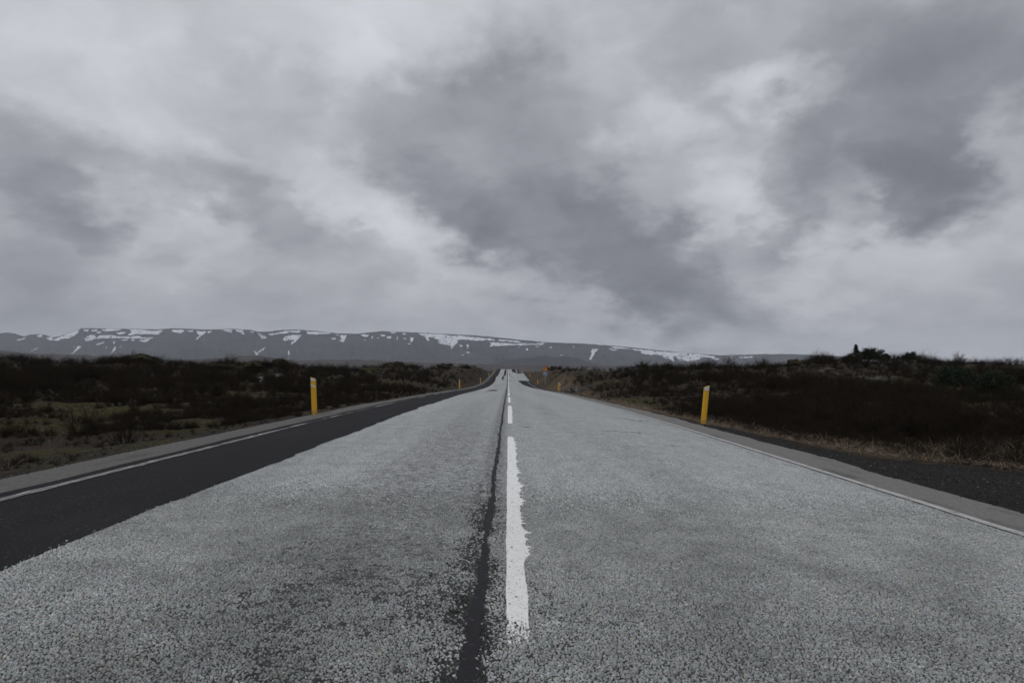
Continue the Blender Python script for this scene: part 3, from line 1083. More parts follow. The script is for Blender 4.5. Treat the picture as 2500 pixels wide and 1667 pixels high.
def instanced(name, pts, rot, scl, idx, protos, label, cat):
    """one mass of low growth: points carrying bush meshes through geometry nodes"""
    me = bpy.data.meshes.new(name)
    me.vertices.add(len(pts)); me.vertices.foreach_set("co", np.asarray(pts, np.float32).ravel())
    me.update()
    a = me.attributes.new("rot", 'FLOAT_VECTOR', 'POINT'); a.data.foreach_set("vector", np.asarray(rot, np.float32).ravel())
    a = me.attributes.new("scl", 'FLOAT_VECTOR', 'POINT'); a.data.foreach_set("vector", np.asarray(scl, np.float32).ravel())
    a = me.attributes.new("idx", 'INT', 'POINT'); a.data.foreach_set("value", np.asarray(idx, np.int32))
    o = bpy.data.objects.new(name, me)
    col.objects.link(o)
    c = bpy.data.collections.new(name + "_kinds")
    for i, pm in enumerate(protos):
        c.objects.link(bpy.data.objects.new("%s_kind_%d" % (name, i), pm))
    ng = bpy.data.node_groups.new(name, 'GeometryNodeTree')
    ng.interface.new_socket("Geometry", in_out='INPUT', socket_type='NodeSocketGeometry')
    ng.interface.new_socket("Geometry", in_out='OUTPUT', socket_type='NodeSocketGeometry')
    gi = ng.nodes.new('NodeGroupInput'); go = ng.nodes.new('NodeGroupOutput')
    ci = ng.nodes.new('GeometryNodeCollectionInfo')
    ci.inputs['Collection'].default_value = c
    ci.inputs['Separate Children'].default_value = True
    ci.inputs['Reset Children'].default_value = True
    ip = ng.nodes.new('GeometryNodeInstanceOnPoints')
    ip.inputs['Pick Instance'].default_value = True

    def na(nm, dt):
        q = ng.nodes.new('GeometryNodeInputNamedAttribute'); q.data_type = dt
        q.inputs['Name'].default_value = nm
        return q.outputs['Attribute']
    L = ng.links
    L.new(gi.outputs[0], ip.inputs['Points'])
    L.new(ci.outputs[0], ip.inputs['Instance'])
    L.new(na("idx", 'INT'), ip.inputs['Instance Index'])
    e2r = ng.nodes.new('FunctionNodeEulerToRotation')
    L.new(na("rot", 'FLOAT_VECTOR'), e2r.inputs[0])
    L.new(e2r.outputs[0], ip.inputs['Rotation'])
    L.new(na("scl", 'FLOAT_VECTOR'), ip.inputs['Scale'])
    L.new(ip.outputs[0], go.inputs[0])
    md = o.modifiers.new("growth", 'NODES'); md.node_group = ng
    return tag(o, label, cat, kind="stuff")


SCRUB = [twig_mesh("birch_scrub_%d" % i, branchy(100 + i, .95, .9, 9, 2, .016, (2, 3)), M_TWIG) for i in range(4)]
HEATH = [twig_mesh("heath_tuft_%d" % i, branchy(200 + i, .26, 1.5, 14, 1, .006, (2, 3)), M_TWIG) for i in range(3)]


def place(n, region, minxy, seed):
    r = np.random.default_rng(seed)
    # even cover inside the field of view, thinning with distance
    yy = region[0] * (region[1] / region[0]) ** r.random(n)
    xx = r.uniform(-.92, .92, n) * yy
    return xx, yy


x, y = place(26000, (7.5, 215.0), None, 5)
acc = np.clip((y / 60.0), .10, 1)
m_, l_, d_, g_ = masks(x, y)
offr = np.where(x < 0, edge_l(y) - x, x - apron_edge(y))
clump = N4.fbm(x / 6 + 3, y / 6, 4)
near_ok = np.where(x < 0, offr > np.interp(y, [0, 16, 21, 27, 40, 80, 210], [90, 30, 7, 3.2, 2.0, 1.3, 1.6]), offr > np.interp(y, [0, 12, 30, 80, 210], [4.0, 2.6, 1.8, 1.4, 1.8]))
k = near_ok & (m_ < .32) & (d_ < .25) & (g_ < .2) & (rng.random(len(x)) < acc * (.55 + 1.6 * np.clip(clump + .15, -.3, .6)))
x, y = x[k], y[k]
n = len(x)
s = (.40 + .6 * rng.random(n)) * np.interp(np.where(x < 0, edge_l(y) - x, x - edge_r(y)), [1.5, 5, 12], [.45, .75, 1.0])
s *= np.interp(clump[k], [-.4, .4], [.7, 1.2])
scl = np.stack([s * (.9 + .5 * rng.random(n)), s * (.9 + .5 * rng.random(n)), s * .85], 1)
rot = np.stack([rng.normal(size=n) * .12, rng.normal(size=n) * .12, rng.random(n) * 6.283], 1)
instanced("birch_scrub", np.column_stack([x, y, ground_z(x, y)]), rot, scl, rng.integers(0, 4, n), SCRUB,
          "leafless dark brown birch scrub covering the lava field", "scrub")
SCRUB_N = n

x, y = place(30000, (6.0, 60.0), None, 6)
m_, l_, d_, g_ = masks(x, y)
offr = np.where(x < 0, edge_l(y) - x, x - apron_edge(y))
k = (offr > .5) & (m_ < .6) & (d_ < .7) & (g_ < .3) & (rng.random(len(x)) < np.clip(y / 22, .15, 1) * .9 * np.where((x < 0) & (y < 17), .22, 1.0))
x, y = x[k], y[k]
n = len(x)
s = .5 + .7 * rng.random(n)
s = s * np.interp(np.where(x < 0, edge_l(y) - x, x - apron_edge(y)), [.4, 3], [.5, 1.0]) * np.where((x < 0) & (y < 17), .55, 1.0)
rot = np.stack([rng.normal(size=n) * .2, rng.normal(size=n) * .2, rng.random(n) * 6.283], 1)
instanced("heath", np.column_stack([x, y, ground_z(x, y)]), rot, np.stack([s, s, s], 1), rng.integers(0, 3, n), HEATH,
          "low dark heath tufts between the moss pads", "heath")


def at(px, py, Y):
    """point at distance Y on the sight line of a photo pixel, and the ground height there"""
    tx, tz = pdir(px, py)
    X = float(tx) * Y
    return X, Y, float(ground_z(X, Y)), EYE + float(tz) * Y


# single bare shrubs that stand out
def bare_shrub(px, Y, h, seed, label, mat=M_TWIG, stems=8, spread=.8, r0=.02, depth=3, kids=(1, 3), cat="shrub", sides=3):
    X, Y, zg, _ = at(px, 900, Y)
    o = empty("bare_shrub", (X, Y, zg - .02))
    segs = branchy(seed, h, spread, stems, depth, r0, kids)
    big = [s for s in segs if s[2] > r0 * .33]
    small = [s for s in segs if s[2] <= r0 * .33]
    obj("stems", twig_mesh("stems", big, mat, 4), mat, o)
    if small:
        tag(obj("twigs", twig_mesh("twigs", small, mat, sides), mat, o), kind="stuff")
    return tag(o, label, cat)


bare_shrub(1999, 68, 1.25, 11, "bare bushy shrub on the skyline left of the spruce", stems=10)
bare_shrub(2032, 69, .85, 12, "small bare shrub between the bushy skyline shrub and the spruce", stems=6)
bare_shrub(563, 84, 1.2, 13, "rounded bare shrub on the left skyline above a distant low hill", stems=12, spread=1.1)
bare_shrub(1578, 80, 1.1, 14, "bare shrub tuft on the right skyline below the long snow streaks", stems=10, spread=1.1)
bare_shrub(1780, 76, 1.1, 15, "bare shrub tuft on the right skyline below the last snow patch", stems=10, spread=1.1)
bare_shrub(2347, 68, .95, 16, "bare shrub tuft on the far right skyline", stems=10, spread=1.1)
bare_shrub(336, 75, .8, 17, "bare shrub at the highest bump of the left skyline", stems=8)
bare_shrub(115, 10.6, .42, 21, "pale thin stemmed shrub standing in the left verge moss", M_TWIGP, 7, .7, .006, 2, (1, 2))
bare_shrub(12, 8.3, .34, 22, "pale bent twigs at the left picture edge beside the shoulder", M_TWIGP, 5, 1.1, .006, 2, (0, 2))
bare_shrub(2418, 12.2, .42, 23, "thin bare twigs rising from the dry grass at far right", M_TWIGP, 5, .6, .006, 2, (1, 2))
bare_shrub(310, 13.5, .55, 24, "dark twiggy shrub in front of the long mossy ledge at left", M_TWIG, 14, 1.0, .008, 2, (2, 3))
bare_shrub(215, 16.5, .75, 25, "dark twiggy shrub between the two mossy pads at left", M_TWIG, 16, 1.0, .010, 2, (2, 3))


# ------------------------------------------------------------------ evergreens
def needle_crown(seed, tips, size, per):
    r = np.random.default_rng(seed)
    T = np.repeat(np.asarray(tips), per, 0)
    c = T[:, :3] + r.normal(size=(len(T), 3)) * T[:, 3:4] * .5
    d = r.normal(size=(len(T), 3)); d[:, 2] = np.abs(d[:, 2]) * .7 + .2
    out = T[:, 4:7]
    d = d + out * 1.3; d /= np.linalg.norm(d, axis=1)[:, None]
    a = np.cross(d, r.normal(size=d.shape)); a /= np.linalg.norm(a, axis=1)[:, None] + 1e-9
    L = size * (.6 + .8 * r.random((len(T), 1))); w = L * .22
    v = np.stack([c - a * w, c + a * w, c + d * L], 1).reshape(-1, 3)
    return v, np.arange(len(v)).reshape(-1, 3)


def evergreen(name, px, Y, h, w, seed, label, kind):
    X, Y, zg, _ = at(px, 900, Y)
    o = empty(name, (X, Y, zg - .05))
    r = random.Random(seed)
    segs = []; tips = []
    if kind == 'spruce':
        for i in range(8):
            segs.append((np.array([0, 0, h * i / 8]), np.array([0, 0, h * (i + 1) / 8]), .05 * (1 - i / 8.5), .05 * (1 - (i + 1) / 8.5)))
        lv = 15
        for i in range(lv):
            t = (i + .7) / lv
            L = w * .5 * (1 - t) ** 1.0 * r.uniform(.7, 1.25) + .03
            for k in range(6):
                a = r.uniform(0, 6.28)
                d = np.array([math.cos(a), math.sin(a), .15 + .5 * t])
                p = np.array([0, 0, h * t]); q = p + d * L
                segs.append((p, q, .012 * (1.1 - t), .004))
                for s in np.linspace(.25, 1, 5):
                    tips.append(list(p + d * L * s) + [.10 * (1.15 - s * .5)] + list(d))
        for s in np.linspace(.86, 1.04, 6):
            tips.append([0, 0, h * s, .05, 0, 0, 1])
        per, size = 10, .09
    else:
        for i in range(4):
            segs.append((np.array([0, 0, h * i / 6]), np.array([r.gauss(0, .05), r.gauss(0, .05), h * (i + 1) / 6]), .09 * (1 - i / 6), .09 * (1 - (i + 1) / 6)))
        nb = int(46 * max(1.0, h / 1.6))
        for i in range(nb):
            a = r.uniform(0, 6.28); e = r.uniform(-.15, 1.45)
            rad = r.uniform(.62, 1.08)
            d = np.array([math.cos(a) * math.cos(e) * w / 2, math.sin(a) * math.cos(e) * w / 2, math.sin(e) * h * .62]) * rad
            p0 = np.array([0, 0, h * .36]); q = p0 + d
            segs.append((p0 * .8, q, .02, .006))
            dn = d / (np.linalg.norm(d) + 1e-6)
            for s in (.45, .62, .78, .9, 1.0):
                tips.append(list(p0 + d * s) + [.24 * h / 1.6] + list(dn * np.array([.6, .6, 1]) + np.array([0, 0, .3])))
        per, size = 15, .17 * h / 1.6
    obj("trunk", twig_mesh("trunk", segs, M_BARK, 5), M_BARK, o)
    v, f = needle_crown(seed, tips, size, per)
    obj("crown", mesh_faces("crown", v, f), M_NEEDLE, o)
    return tag(o, label, "tree" if kind == 'spruce' else "bush")


evergreen("spruce_tree", 2091, 68, 1.75, .95, 31, "slender young spruce with a pointed tip on the right skyline", 'spruce')
evergreen("pine_bush", 2122, 66, 1.45, 3.0, 32, "large rounded dark evergreen bush beside the young spruce", 'pine')
evergreen("pine_bush", 2076, 66.5, 1.1, 1.6, 36, "low evergreen bush at the foot of the spruce, left side", 'pine')
evergreen("pine_bush", 2160, 67, .95, 1.4, 33, "small evergreen bush just right of the large rounded one", 'pine')
evergreen("pine_bush", 2221, 66, 1.05, 2.1, 34, "isolated evergreen bush with a knobbly top on the right skyline", 'pine')
evergreen("pine_bush", 2330, 33, 1.25, 2.3, 41, "tall dark evergreen bush on the right slope, left of two", 'pine')
evergreen("pine_bush", 2425, 31, 1.2, 2.2, 42, "dark evergreen bush on the right slope nearest the picture edge", 'pine')


# ------------------------------------------------------------------ lava rocks
def lava_rock(px, Y, size, seed, label, mat, sink=.25, dy=900):
    r = np.random.default_rng(seed)
    bm = bmesh.new()
    bmesh.ops.create_icosphere(bm, subdivisions=3, radius=1.0)
    nz = VNoise(seed + 500)
    for v in bm.verts:
        c = v.co
        a = nz.fbm(c.x * 1.3 + 5, c.y * 1.3 + c.z * 1.7, 3) * 1.1
        b = nz.fbm(c.x * 4 + 9, c.y * 4 - c.z * 4, 3) * .45
        k = 1 + a + b
        v.co = c * k
        v.co.z = max(v.co.z, -.35) * .5
        v.co.x *= 1.35
    me = bpy.data.meshes.new("lava_rock"); bm.to_mesh(me); bm.free()
    X, Y, zg, _ = at(px, dy, Y)
    o = obj("lava_rock", me, mat)
    o.location = (X, Y, zg + size * .05)
    o.scale = (size,) * 3
    o.rotation_euler = (0, 0, r.uniform(0, 6.28))
    return tag(o, label, "rock", "lava rocks among the scrub")


RK = [(636, 55, .8, "lichen grey lava rock at the left of the pale rock row, left lava field", M_LAVA), (655, 56, .95, "lichen grey lava rock in the middle of the pale rock row, left lava field", M_LAVA),
      (678, 54, .8, "lichen grey lava rock at the right end of the pale rock row, left lava field", M_LAVA), (612, 66, 1.2, "mossy lava knoll above the pale rock row on the left", M_MOSSY),
      (668, 84, 1.2, "large mossy lava knoll on the left skyline below the snow gully", M_MOSSY), (560, 74, 1.2, "mossy lava knoll below the rounded bare shrub at left", M_MOSSY),
      (1082, 125, 1.1, "dark mossy lava mound beside the road at the last left posts", M_MOSSY), (966, 112, 1.3, "dark mossy lava mound on the left skyline before the notch", M_MOSSY),
      (1140, 140, 1.0, "dark mossy lava mound ending the left skyline at the roadside", M_MOSSY),
      (345, 72, 1.1, "mossy lava block on the highest bump of the left skyline", M_MOSSY), (2052, 62, .55, "pale lichen rock low left of the spruce", M_LAVA), (2248, 52, .6, "pale lichen rock on the right slope below the isolated evergreen", M_LAVA),
      (1945, 69, 1.3, "yellow mossy lava mound on the right skyline left of the bare shrub", M_MOSSY), (1410, 58, .7, "grey brown lava rock on the right bank behind the second right post", M_LAVA),
      (1352, 118, .9, "dark lava mound on the right skyline beside the road sign", M_MOSSY), (820, 60, .9, "mossy lava block left of the first left post, mid field", M_MOSSY), (905, 80, 1.2, "mossy lava block on the left field behind the first left post", M_MOSSY)]
for i, (px, Y, s, lb, mt) in enumerate(RK):
    lava_rock(px, Y, s, 60 + i, lb, mt)


# ------------------------------------------------------------------ roadside posts
def prism(poly, z0, z1, slope=0.0, bevel=.006):
    """extruded outline, top plane sloping along x"""
    bm = bmesh.new()
    vb = [bm.verts.new((px_, py_, z0)) for px_, py_ in poly]
    vt = [bm.verts.new((px_, py_, z1 + slope * px_)) for px_, py_ in poly]
    n = len(poly)
    bm.faces.new(vb[::-1]); bm.faces.new(vt)
    for i in range(n):
        bm.faces.new((vb[i], vb[(i + 1) % n], vt[(i + 1) % n], vt[i]))
    bmesh.ops.recalc_face_normals(bm, faces=bm.faces)
    if bevel:
        bmesh.ops.bevel(bm, geom=[e for e in bm.edges], offset=bevel, segments=2, affect='EDGES', profile=.6)
    return bm


def bm_obj(name, bm, mat, parent, smooth=False):
    me = bpy.data.meshes.new(name); bm.to_mesh(me); bm.free()
    if smooth:
        for p in me.polygons: p.use_smooth = True
    return obj(name, me, mat, parent)


def plate(pts, y, thick):
    bm = bmesh.new()
    a = [bm.verts.new((x_, y, z_)) for x_, z_ in pts]
    c = [bm.verts.new((x_, y + thick, z_)) for x_, z_ in pts]
    n = len(pts)
    bm.faces.new(a); bm.faces.new(c[::-1])
    for i in range(n):
        bm.faces.new((a[i], c[i], c[(i + 1) % n], a[(i + 1) % n]))
    bmesh.ops.recalc_face_normals(bm, faces=bm.faces)
    return bm


POSTBODY = {}


def post(side, X, Y, label, lean=(0, 0), turn=0, h=.92, base=True):
    """marker post: flat hollow-look body, slanted top, reflectors facing the traffic"""
    zg = max(float(ground_z(X, Y)), float(road_z(X, Y)) - .06)
    o = empty("marker_post", (X, Y, zg), (lean[1], lean[0], turn))
    s = -1 if side == 'L' else 1
    w = .062
    poly = [(-w, -.012), (-.035, -.032), (.035, -.032), (w, -.012), (w, .02), (.03, .034), (-.03, .034), (-w, .02)]
    sl = .42 * s
    bz = .08 if base else -.12
    if side == 'L':
        bm_obj("body", prism(poly, -.12, h, sl, .004), M_YEL, o)
        topz = lambda x_: h + sl * x_
        for (a, b_) in ((.010, .082), (.162, .215)):
            bm_obj("reflector", plate([(-.050, topz(-.05) - a), (-.050, topz(-.05) - b_ + (.0 if a < .05 else .0)), (.050, topz(.05) - b_ - (0 if a > .05 else -.02)), (.050, topz(.05) - a)], -.037, .006), M_REFL, o)
        bm_obj("base", prism([(x_ * 1.12, y_ * 1.25) for x_, y_ in poly], -.12, .018, 0, .003), M_BLACK, o)
    else:
        bm_obj("body", prism(poly, .075, h, sl, .004), M_YEL, o)
        topz = lambda x_: h + sl * x_
        bm_obj("reflector", plate([(-.052, topz(-.052) - .008), (-.052, topz(-.052) - .085), (.050, topz(.05) - .105), (.050, topz(.05) - .008)], -.037, .006), M_REFL, o)
        bm_obj("base", prism([(x_ * .97, y_ * .95) for x_, y_ in poly], -.12, .079, 0, .003), M_BLACK, o)
    return tag(o, label, "post", "yellow marker posts along the road")


ORD = ["nearest", "second", "third", "fourth", "fifth", "sixth"]
for i, (X, Y, ln) in enumerate(((-4.57, 16.2, (-.05, 0)), (-4.70, 66, (-.01, .01)), (-4.72, 116, (.0, 0)), (-4.72, 166, (.01, 0)), (-4.72, 216, (0, 0)), (-4.75, 262, (0, 0)))):
    lb = "nearest yellow marker post left of the road, with two grey reflectors" if i == 0 else "%s yellow marker post from the camera along the left edge" % ORD[i]
    post('L', X, Y, lb, ln, h=.93)
for i, (X, Y, ln) in enumerate(((4.55, 16.0, (.105, 0)), (4.85, 66, (.02, .01)), (4.98, 116, (.0, 0)), (5.1, 164, (.02, 0)), (4.8, 214, (-.03, 0)))):
    lb = "nearest yellow marker post right of the road, leaning, one white reflector" if i == 0 else "%s yellow marker post from the camera along the right edge" % ORD[i]
    post('R', X, Y, lb, ln, h=.96 if i == 0 else .93)

# thin grey stake by the second right post
X, Y, zg, _ = at(1366.5, 940, 67.5)
st = empty("marker_stake", (X, Y, zg - .1), (0, .03, 0))
v, f = tubes([(np.array([0, 0, 0.]), np.array([0, 0, .72]), .022, .020)], 8)
obj("pole", mesh_faces("pole", v, f, smooth=True), M_STEEL, st)
v, f = tubes([(np.array([0, 0, .70]), np.array([0, 0, .86]), .028, .026)], 8)
obj("cap", mesh_faces("cap", v, f, smooth=True), M_SWHITE, st)
tag(st, "thin grey stake just right of the second right marker post", "stake")

# ------------------------------------------------------------------ road sign
SX, SY, szg, _ = at(1331, 905, 104)
sign = empty("road_sign", (SX, SY, szg))
_, _, _, ztri = at(1331, 905.0, 104)       # lower edge of the triangle
zt = ztri - szg
v, f = tubes([(np.array([0, .05, -.3]), np.array([0, .05, zt + .55]), .038, .038)], 10)
obj("pole", mesh_faces("pole", v, f, smooth=True), M_STEEL, sign)


def rounded_tri(a, r=.06):
    h_ = a * math.sqrt(3) / 2
    P = [(-a / 2, 0), (a / 2, 0), (0, h_)]
    out = []
    for i in range(3):
        p, q, s_ = np.array(P[i - 1]), np.array(P[i]), np.array(P[(i + 1) % 3])
        u = (p - q) / np.linalg.norm(p - q); w_ = (s_ - q) / np.linalg.norm(s_ - q)
        for t in np.linspace(0, 1, 5):
            a0 = q + u * r * 1.4; a1 = q + w_ * r * 1.4
            out.append(tuple((1 - t) ** 2 * a0 + 2 * t * (1 - t) * q + t * t * a1))
    return out


tri = rounded_tri(1.0)
panel = bm_obj("warning_panel", plate([(x_, z_ + zt) for x_, z_ in tri], -.01, .02), M_SRED, sign)
cx0 = 1.0 * math.sqrt(3) / 6
bm_obj("yellow_field", plate([(x_ * .76, (z_ - cx0) * .76 + cx0 + zt) for x_, z_ in tri], -.016, .005), M_SYEL, panel)
bm_obj("exclamation_bar", plate([(-.045, cx0 + .26 + zt), (-.028, cx0 - .04 + zt), (.028, cx0 - .04 + zt), (.045, cx0 + .26 + zt)], -.022, .005), M_SBLACK, panel)
ring = [(.042 * math.cos(a), .042 * math.sin(a) + cx0 - .115 + zt) for a in np.linspace(0, 6.283, 13)[:-1]]
bm_obj("exclamation_dot", plate(ring, -.022, .005), M_SBLACK, panel)
zc = zt - .40
circ = lambda r_: [(r_ * math.cos(a), r_ * math.sin(a) + zc) for a in np.linspace(0, 2 * math.pi, 33)[:-1]]
disc = bm_obj("round_panel", plate(circ(.335), -.01, .02), M_SWHITE, sign)
bm_obj("blue_field", plate(circ(.305), -.016, .005), M_SBLUE, disc)
arrow = np.array([(-.20, .035), (.03, .035), (.03, .12), (.21, 0), (.03, -.12), (.03, -.035), (-.20, -.035)])
ca, sa = math.cos(math.radians(-45)), math.sin(math.radians(-45))
bm_obj("white_arrow", plate([(p[0] * ca - p[1] * sa, p[0] * sa + p[1] * ca + zc) for p in arrow], -.022, .005), M_SWHITE, disc)
tag(sign, "yellow red-edged warning triangle above a round blue sign on a pole", "sign")

# ------------------------------------------------------------------ distant hills and the mountain
LOW = [(-300, 850), (0, 855), (30, 858), (60, 863), (119, 864), (208, 866), (300, 874), (400, 880), (540, 874), (575, 869.5), (612, 867), (650, 870), (690, 877), (731, 880),
       (808, 877), (850, 878), (914, 879), (978, 882), (1060, 885), (1130, 887), (1206, 889), (1290, 890), (1400, 892), (1500, 894), (1700, 893), (2000, 890), (2800, 890)]
MID = [(1150, 894), (1180, 890), (1206, 887.5), (1238, 879), (1264, 874), (1288, 872), (1300, 874.5), (1308, 870), (1332, 868.5), (1349, 871), (1358, 872.7), (1374, 869), (1391, 871),
       (1417, 877), (1442, 884), (1475, 890), (1510, 894)]


def hill_strip(name, table, Y0, depth, label, mat, rough, u_step=4, yb=912, rows=14):
    T = np.array(table, float)
    us = np.arange(T[0, 0], T[-1, 0] + 1, u_step)
    tops = np.interp(us, T[:, 0], T[:, 1]) + rough * N2.fbm(us / 14.0, us * 0 + Y0 * .01, 4)
    V = []
    ts = np.concatenate([np.linspace(0, 1, rows), [1.25, 2.2]])
    for t in ts:
        e = min(t, 1.0)
        py = yb + (tops - yb) * (e ** .85 if e < 1 else 1.0)
        D = Y0 + depth * t + depth * .35 * N1.fbm(us / 60.0, us * 0 + t * 1.5 + Y0, 3) * (e * (1 - e) * 4)
        tx, tz = pdir(us, py)
        Z = EYE + tz * D
        if t > 1:
            ztop = V[rows - 1][:, 2]
            Z = ztop - (t - 1) * depth * .12
        V.append(np.stack([tx * D, D, Z], 1))
    v = np.stack(V, 0)
    me = mesh_faces(name, v.reshape(-1, 3), grid_faces(len(ts), len(us))[:, ::-1], smooth=True)
    return tag(obj(name, me, mat), label, kind="structure")


hill_strip("low_hills", LOW, 2600, 700, "low brown hills on the plain before the mountain", M_HILL, 2.0)
hill_strip("dark_hill", MID, 4000, 900, "dark rugged hill beyond the end of the road", M_MOUNT, 2.2)

RIDGE = [(-500, 840), (-250, 826), (-100, 818), (0, 813.6), (18, 811), (36, 814), (57, 821), (74, 816.6), (92, 815), (113, 818), (131, 823), (155, 818), (179, 809), (200, 801), (238, 801), (298, 802.6),
         (387, 804), (423, 801), (465, 803), (506, 804.7), (566, 802.6), (611, 804.7), (631, 810), (646, 810), (689, 805.5), (731, 804.7), (786, 809), (820, 813), (871, 815),
         (914, 810), (935, 808.5), (1000, 810.5), (1085, 815), (1170, 819), (1255, 827.6), (1331, 835), (1425, 838.7), (1489, 843), (1553, 849), (1616, 855.7), (1680, 861),
         (1723, 865), (1765, 867), (1808, 866), (1871, 864), (1935, 864), (1978, 866), (2100, 872), (2300, 880), (2500, 890), (2900, 896)]
RT = np.array(RIDGE, float)
MB, MY0, MDEP = 908.0, 6600.0, 1500.0
_NM = VNoise(77)


def m_top(u):
    return np.interp(u, RT[:, 0], RT[:, 1]) + .9 * N2.fbm(u / 9.0, u * 0 + 4, 4)


def m_point(u, v, out=0.0):
    """point of the mountain face seen at photo column u, row v"""
    top = m_top(u)
    e = np.clip((MB - v) / (MB - top), 0, 1)
    gul = _NM.fbm(u / 38.0 + e * .6, e * 1.2, 4, .55)
    spur = _NM.fbm(u / 130.0 + 30 + e * .3, e * .4, 3)
    D = MY0 + MDEP * e ** 1.15 + (gul * 420 + spur * 750) * np.sin(np.clip(e, 0, 1) * math.pi) ** .8 - out
    tx, tz = pdir(u, v)
    return np.stack([tx * D, D + 0 * tx, EYE + tz * D], -1)


us = np.arange(-500, 2901, 4.0)
rows = np.linspace(0, 1, 40)
V = []
for e in rows:
    V.append(m_point(us, MB + (m_top(us) - MB) * e))
last = V[-1]
for dd, dz in ((500, 4), (1600, 8), (2600, -120)):
    V.append(last * (1 + dd / 8100.0) * np.array([1, 1, 0]) + np.array([0, 0, 1]) * (last[:, 2:3] + dz))
V = np.stack(V, 0)
mount = obj("mountain_ridge", mesh_faces("mountain_ridge", V.reshape(-1, 3), grid_faces(len(V), len(us))[:, ::-1], smooth=True), M_MOUNT)
tag(mount, "long flat topped mountain ridge with old snow patches", kind="structure")

S1 = [[(655, 150), (640, 152), (590, 165), (520, 195), (460, 222), (430, 238), (480, 240), (520, 225), (555, 222), (600, 205), (640, 175)],
      [(300, 200), (345, 185), (350, 205), (320, 210)], [(130, 235), (215, 212), (200, 225), (150, 240)], [(370, 225), (425, 205), (440, 225), (420, 240)],
      [(680, 148), (725, 148), (715, 165), (690, 160)], [(745, 155), (805, 147), (790, 162), (760, 165)], [(835, 145), (900, 140), (1000, 145), (980, 155), (890, 165), (840, 158)],
      [(785, 170), (830, 165), (825, 178), (790, 178)], [(955, 175), (1025, 165), (1030, 180), (990, 190), (960, 185)],
      [(1060, 150), (1150, 150), (1250, 160), (1340, 152), (1300, 190), (1220, 188), (1110, 185), (1080, 195), (1045, 195), (1060, 180), (1080, 170)],
      [(690, 225), (710, 205), (750, 193), (775, 195), (790, 215), (830, 195), (900, 192), (960, 205), (1100, 205), (1155, 200), (1150, 212), (1240, 215), (1260, 208), (1250, 222), (1100, 220), (950, 220), (850, 220), (780, 225), (740, 240), (700, 245)],
      [(1140, 235), (1215, 225), (1225, 235), (1185, 255), (1150, 245)], [(990, 230), (1050, 230), (1040, 240), (1000, 238)], [(1070, 232), (1105, 225), (1100, 238), (1080, 242)],
      [(640, 285), (668, 288), (640, 310), (600, 345), (580, 348), (615, 315)], [(590, 300), (615, 280), (605, 295)], [(780, 270), (800, 265), (850, 248), (855, 252), (810, 275), (790, 277)],
      [(860, 292), (880, 292), (870, 302)], [(930, 245), (945, 243), (935, 270), (925, 262)], [(935, 290), (950, 290), (945, 315), (900, 355), (890, 362), (925, 325)], [(970, 300), (1000, 277), (990, 292)],
      [(240, 330), (330, 288), (280, 318)], [(1405, 150), (1500, 152), (1510, 165), (1480, 178), (1440, 175), (1410, 165)], [(1525, 155), (1590, 155), (1570, 167), (1540, 163)],
      [(1610, 158), (1640, 165), (1695, 165), (1680, 180), (1650, 200), (1595, 245), (1610, 220), (1635, 195), (1615, 180)], [(1700, 165), (1740, 162), (1705, 182)],
      [(1815, 150), (1905, 152), (1895, 175), (1870, 165), (1840, 160)], [(1930, 150), (1990, 155), (1995, 170), (2005, 195), (1990, 190), (1970, 175), (1940, 165)], [(2045, 162), (2085, 165), (2075, 175), (2055, 172)],
      [(2100, 170), (2140, 180), (2190, 215), (2170, 225), (2145, 222), (2120, 195)], [(2195, 188), (2250, 180), (2300, 168), (2350, 160), (2390, 160), (2400, 165), (2350, 180), (2290, 185), (2220, 194)],
      [(2180, 293), (2170, 305), (2120, 340), (2105, 342), (2140, 312)], [(2082, 318), (2095, 330), (2112, 350), (2110, 365), (2092, 345), (2080, 330)]]
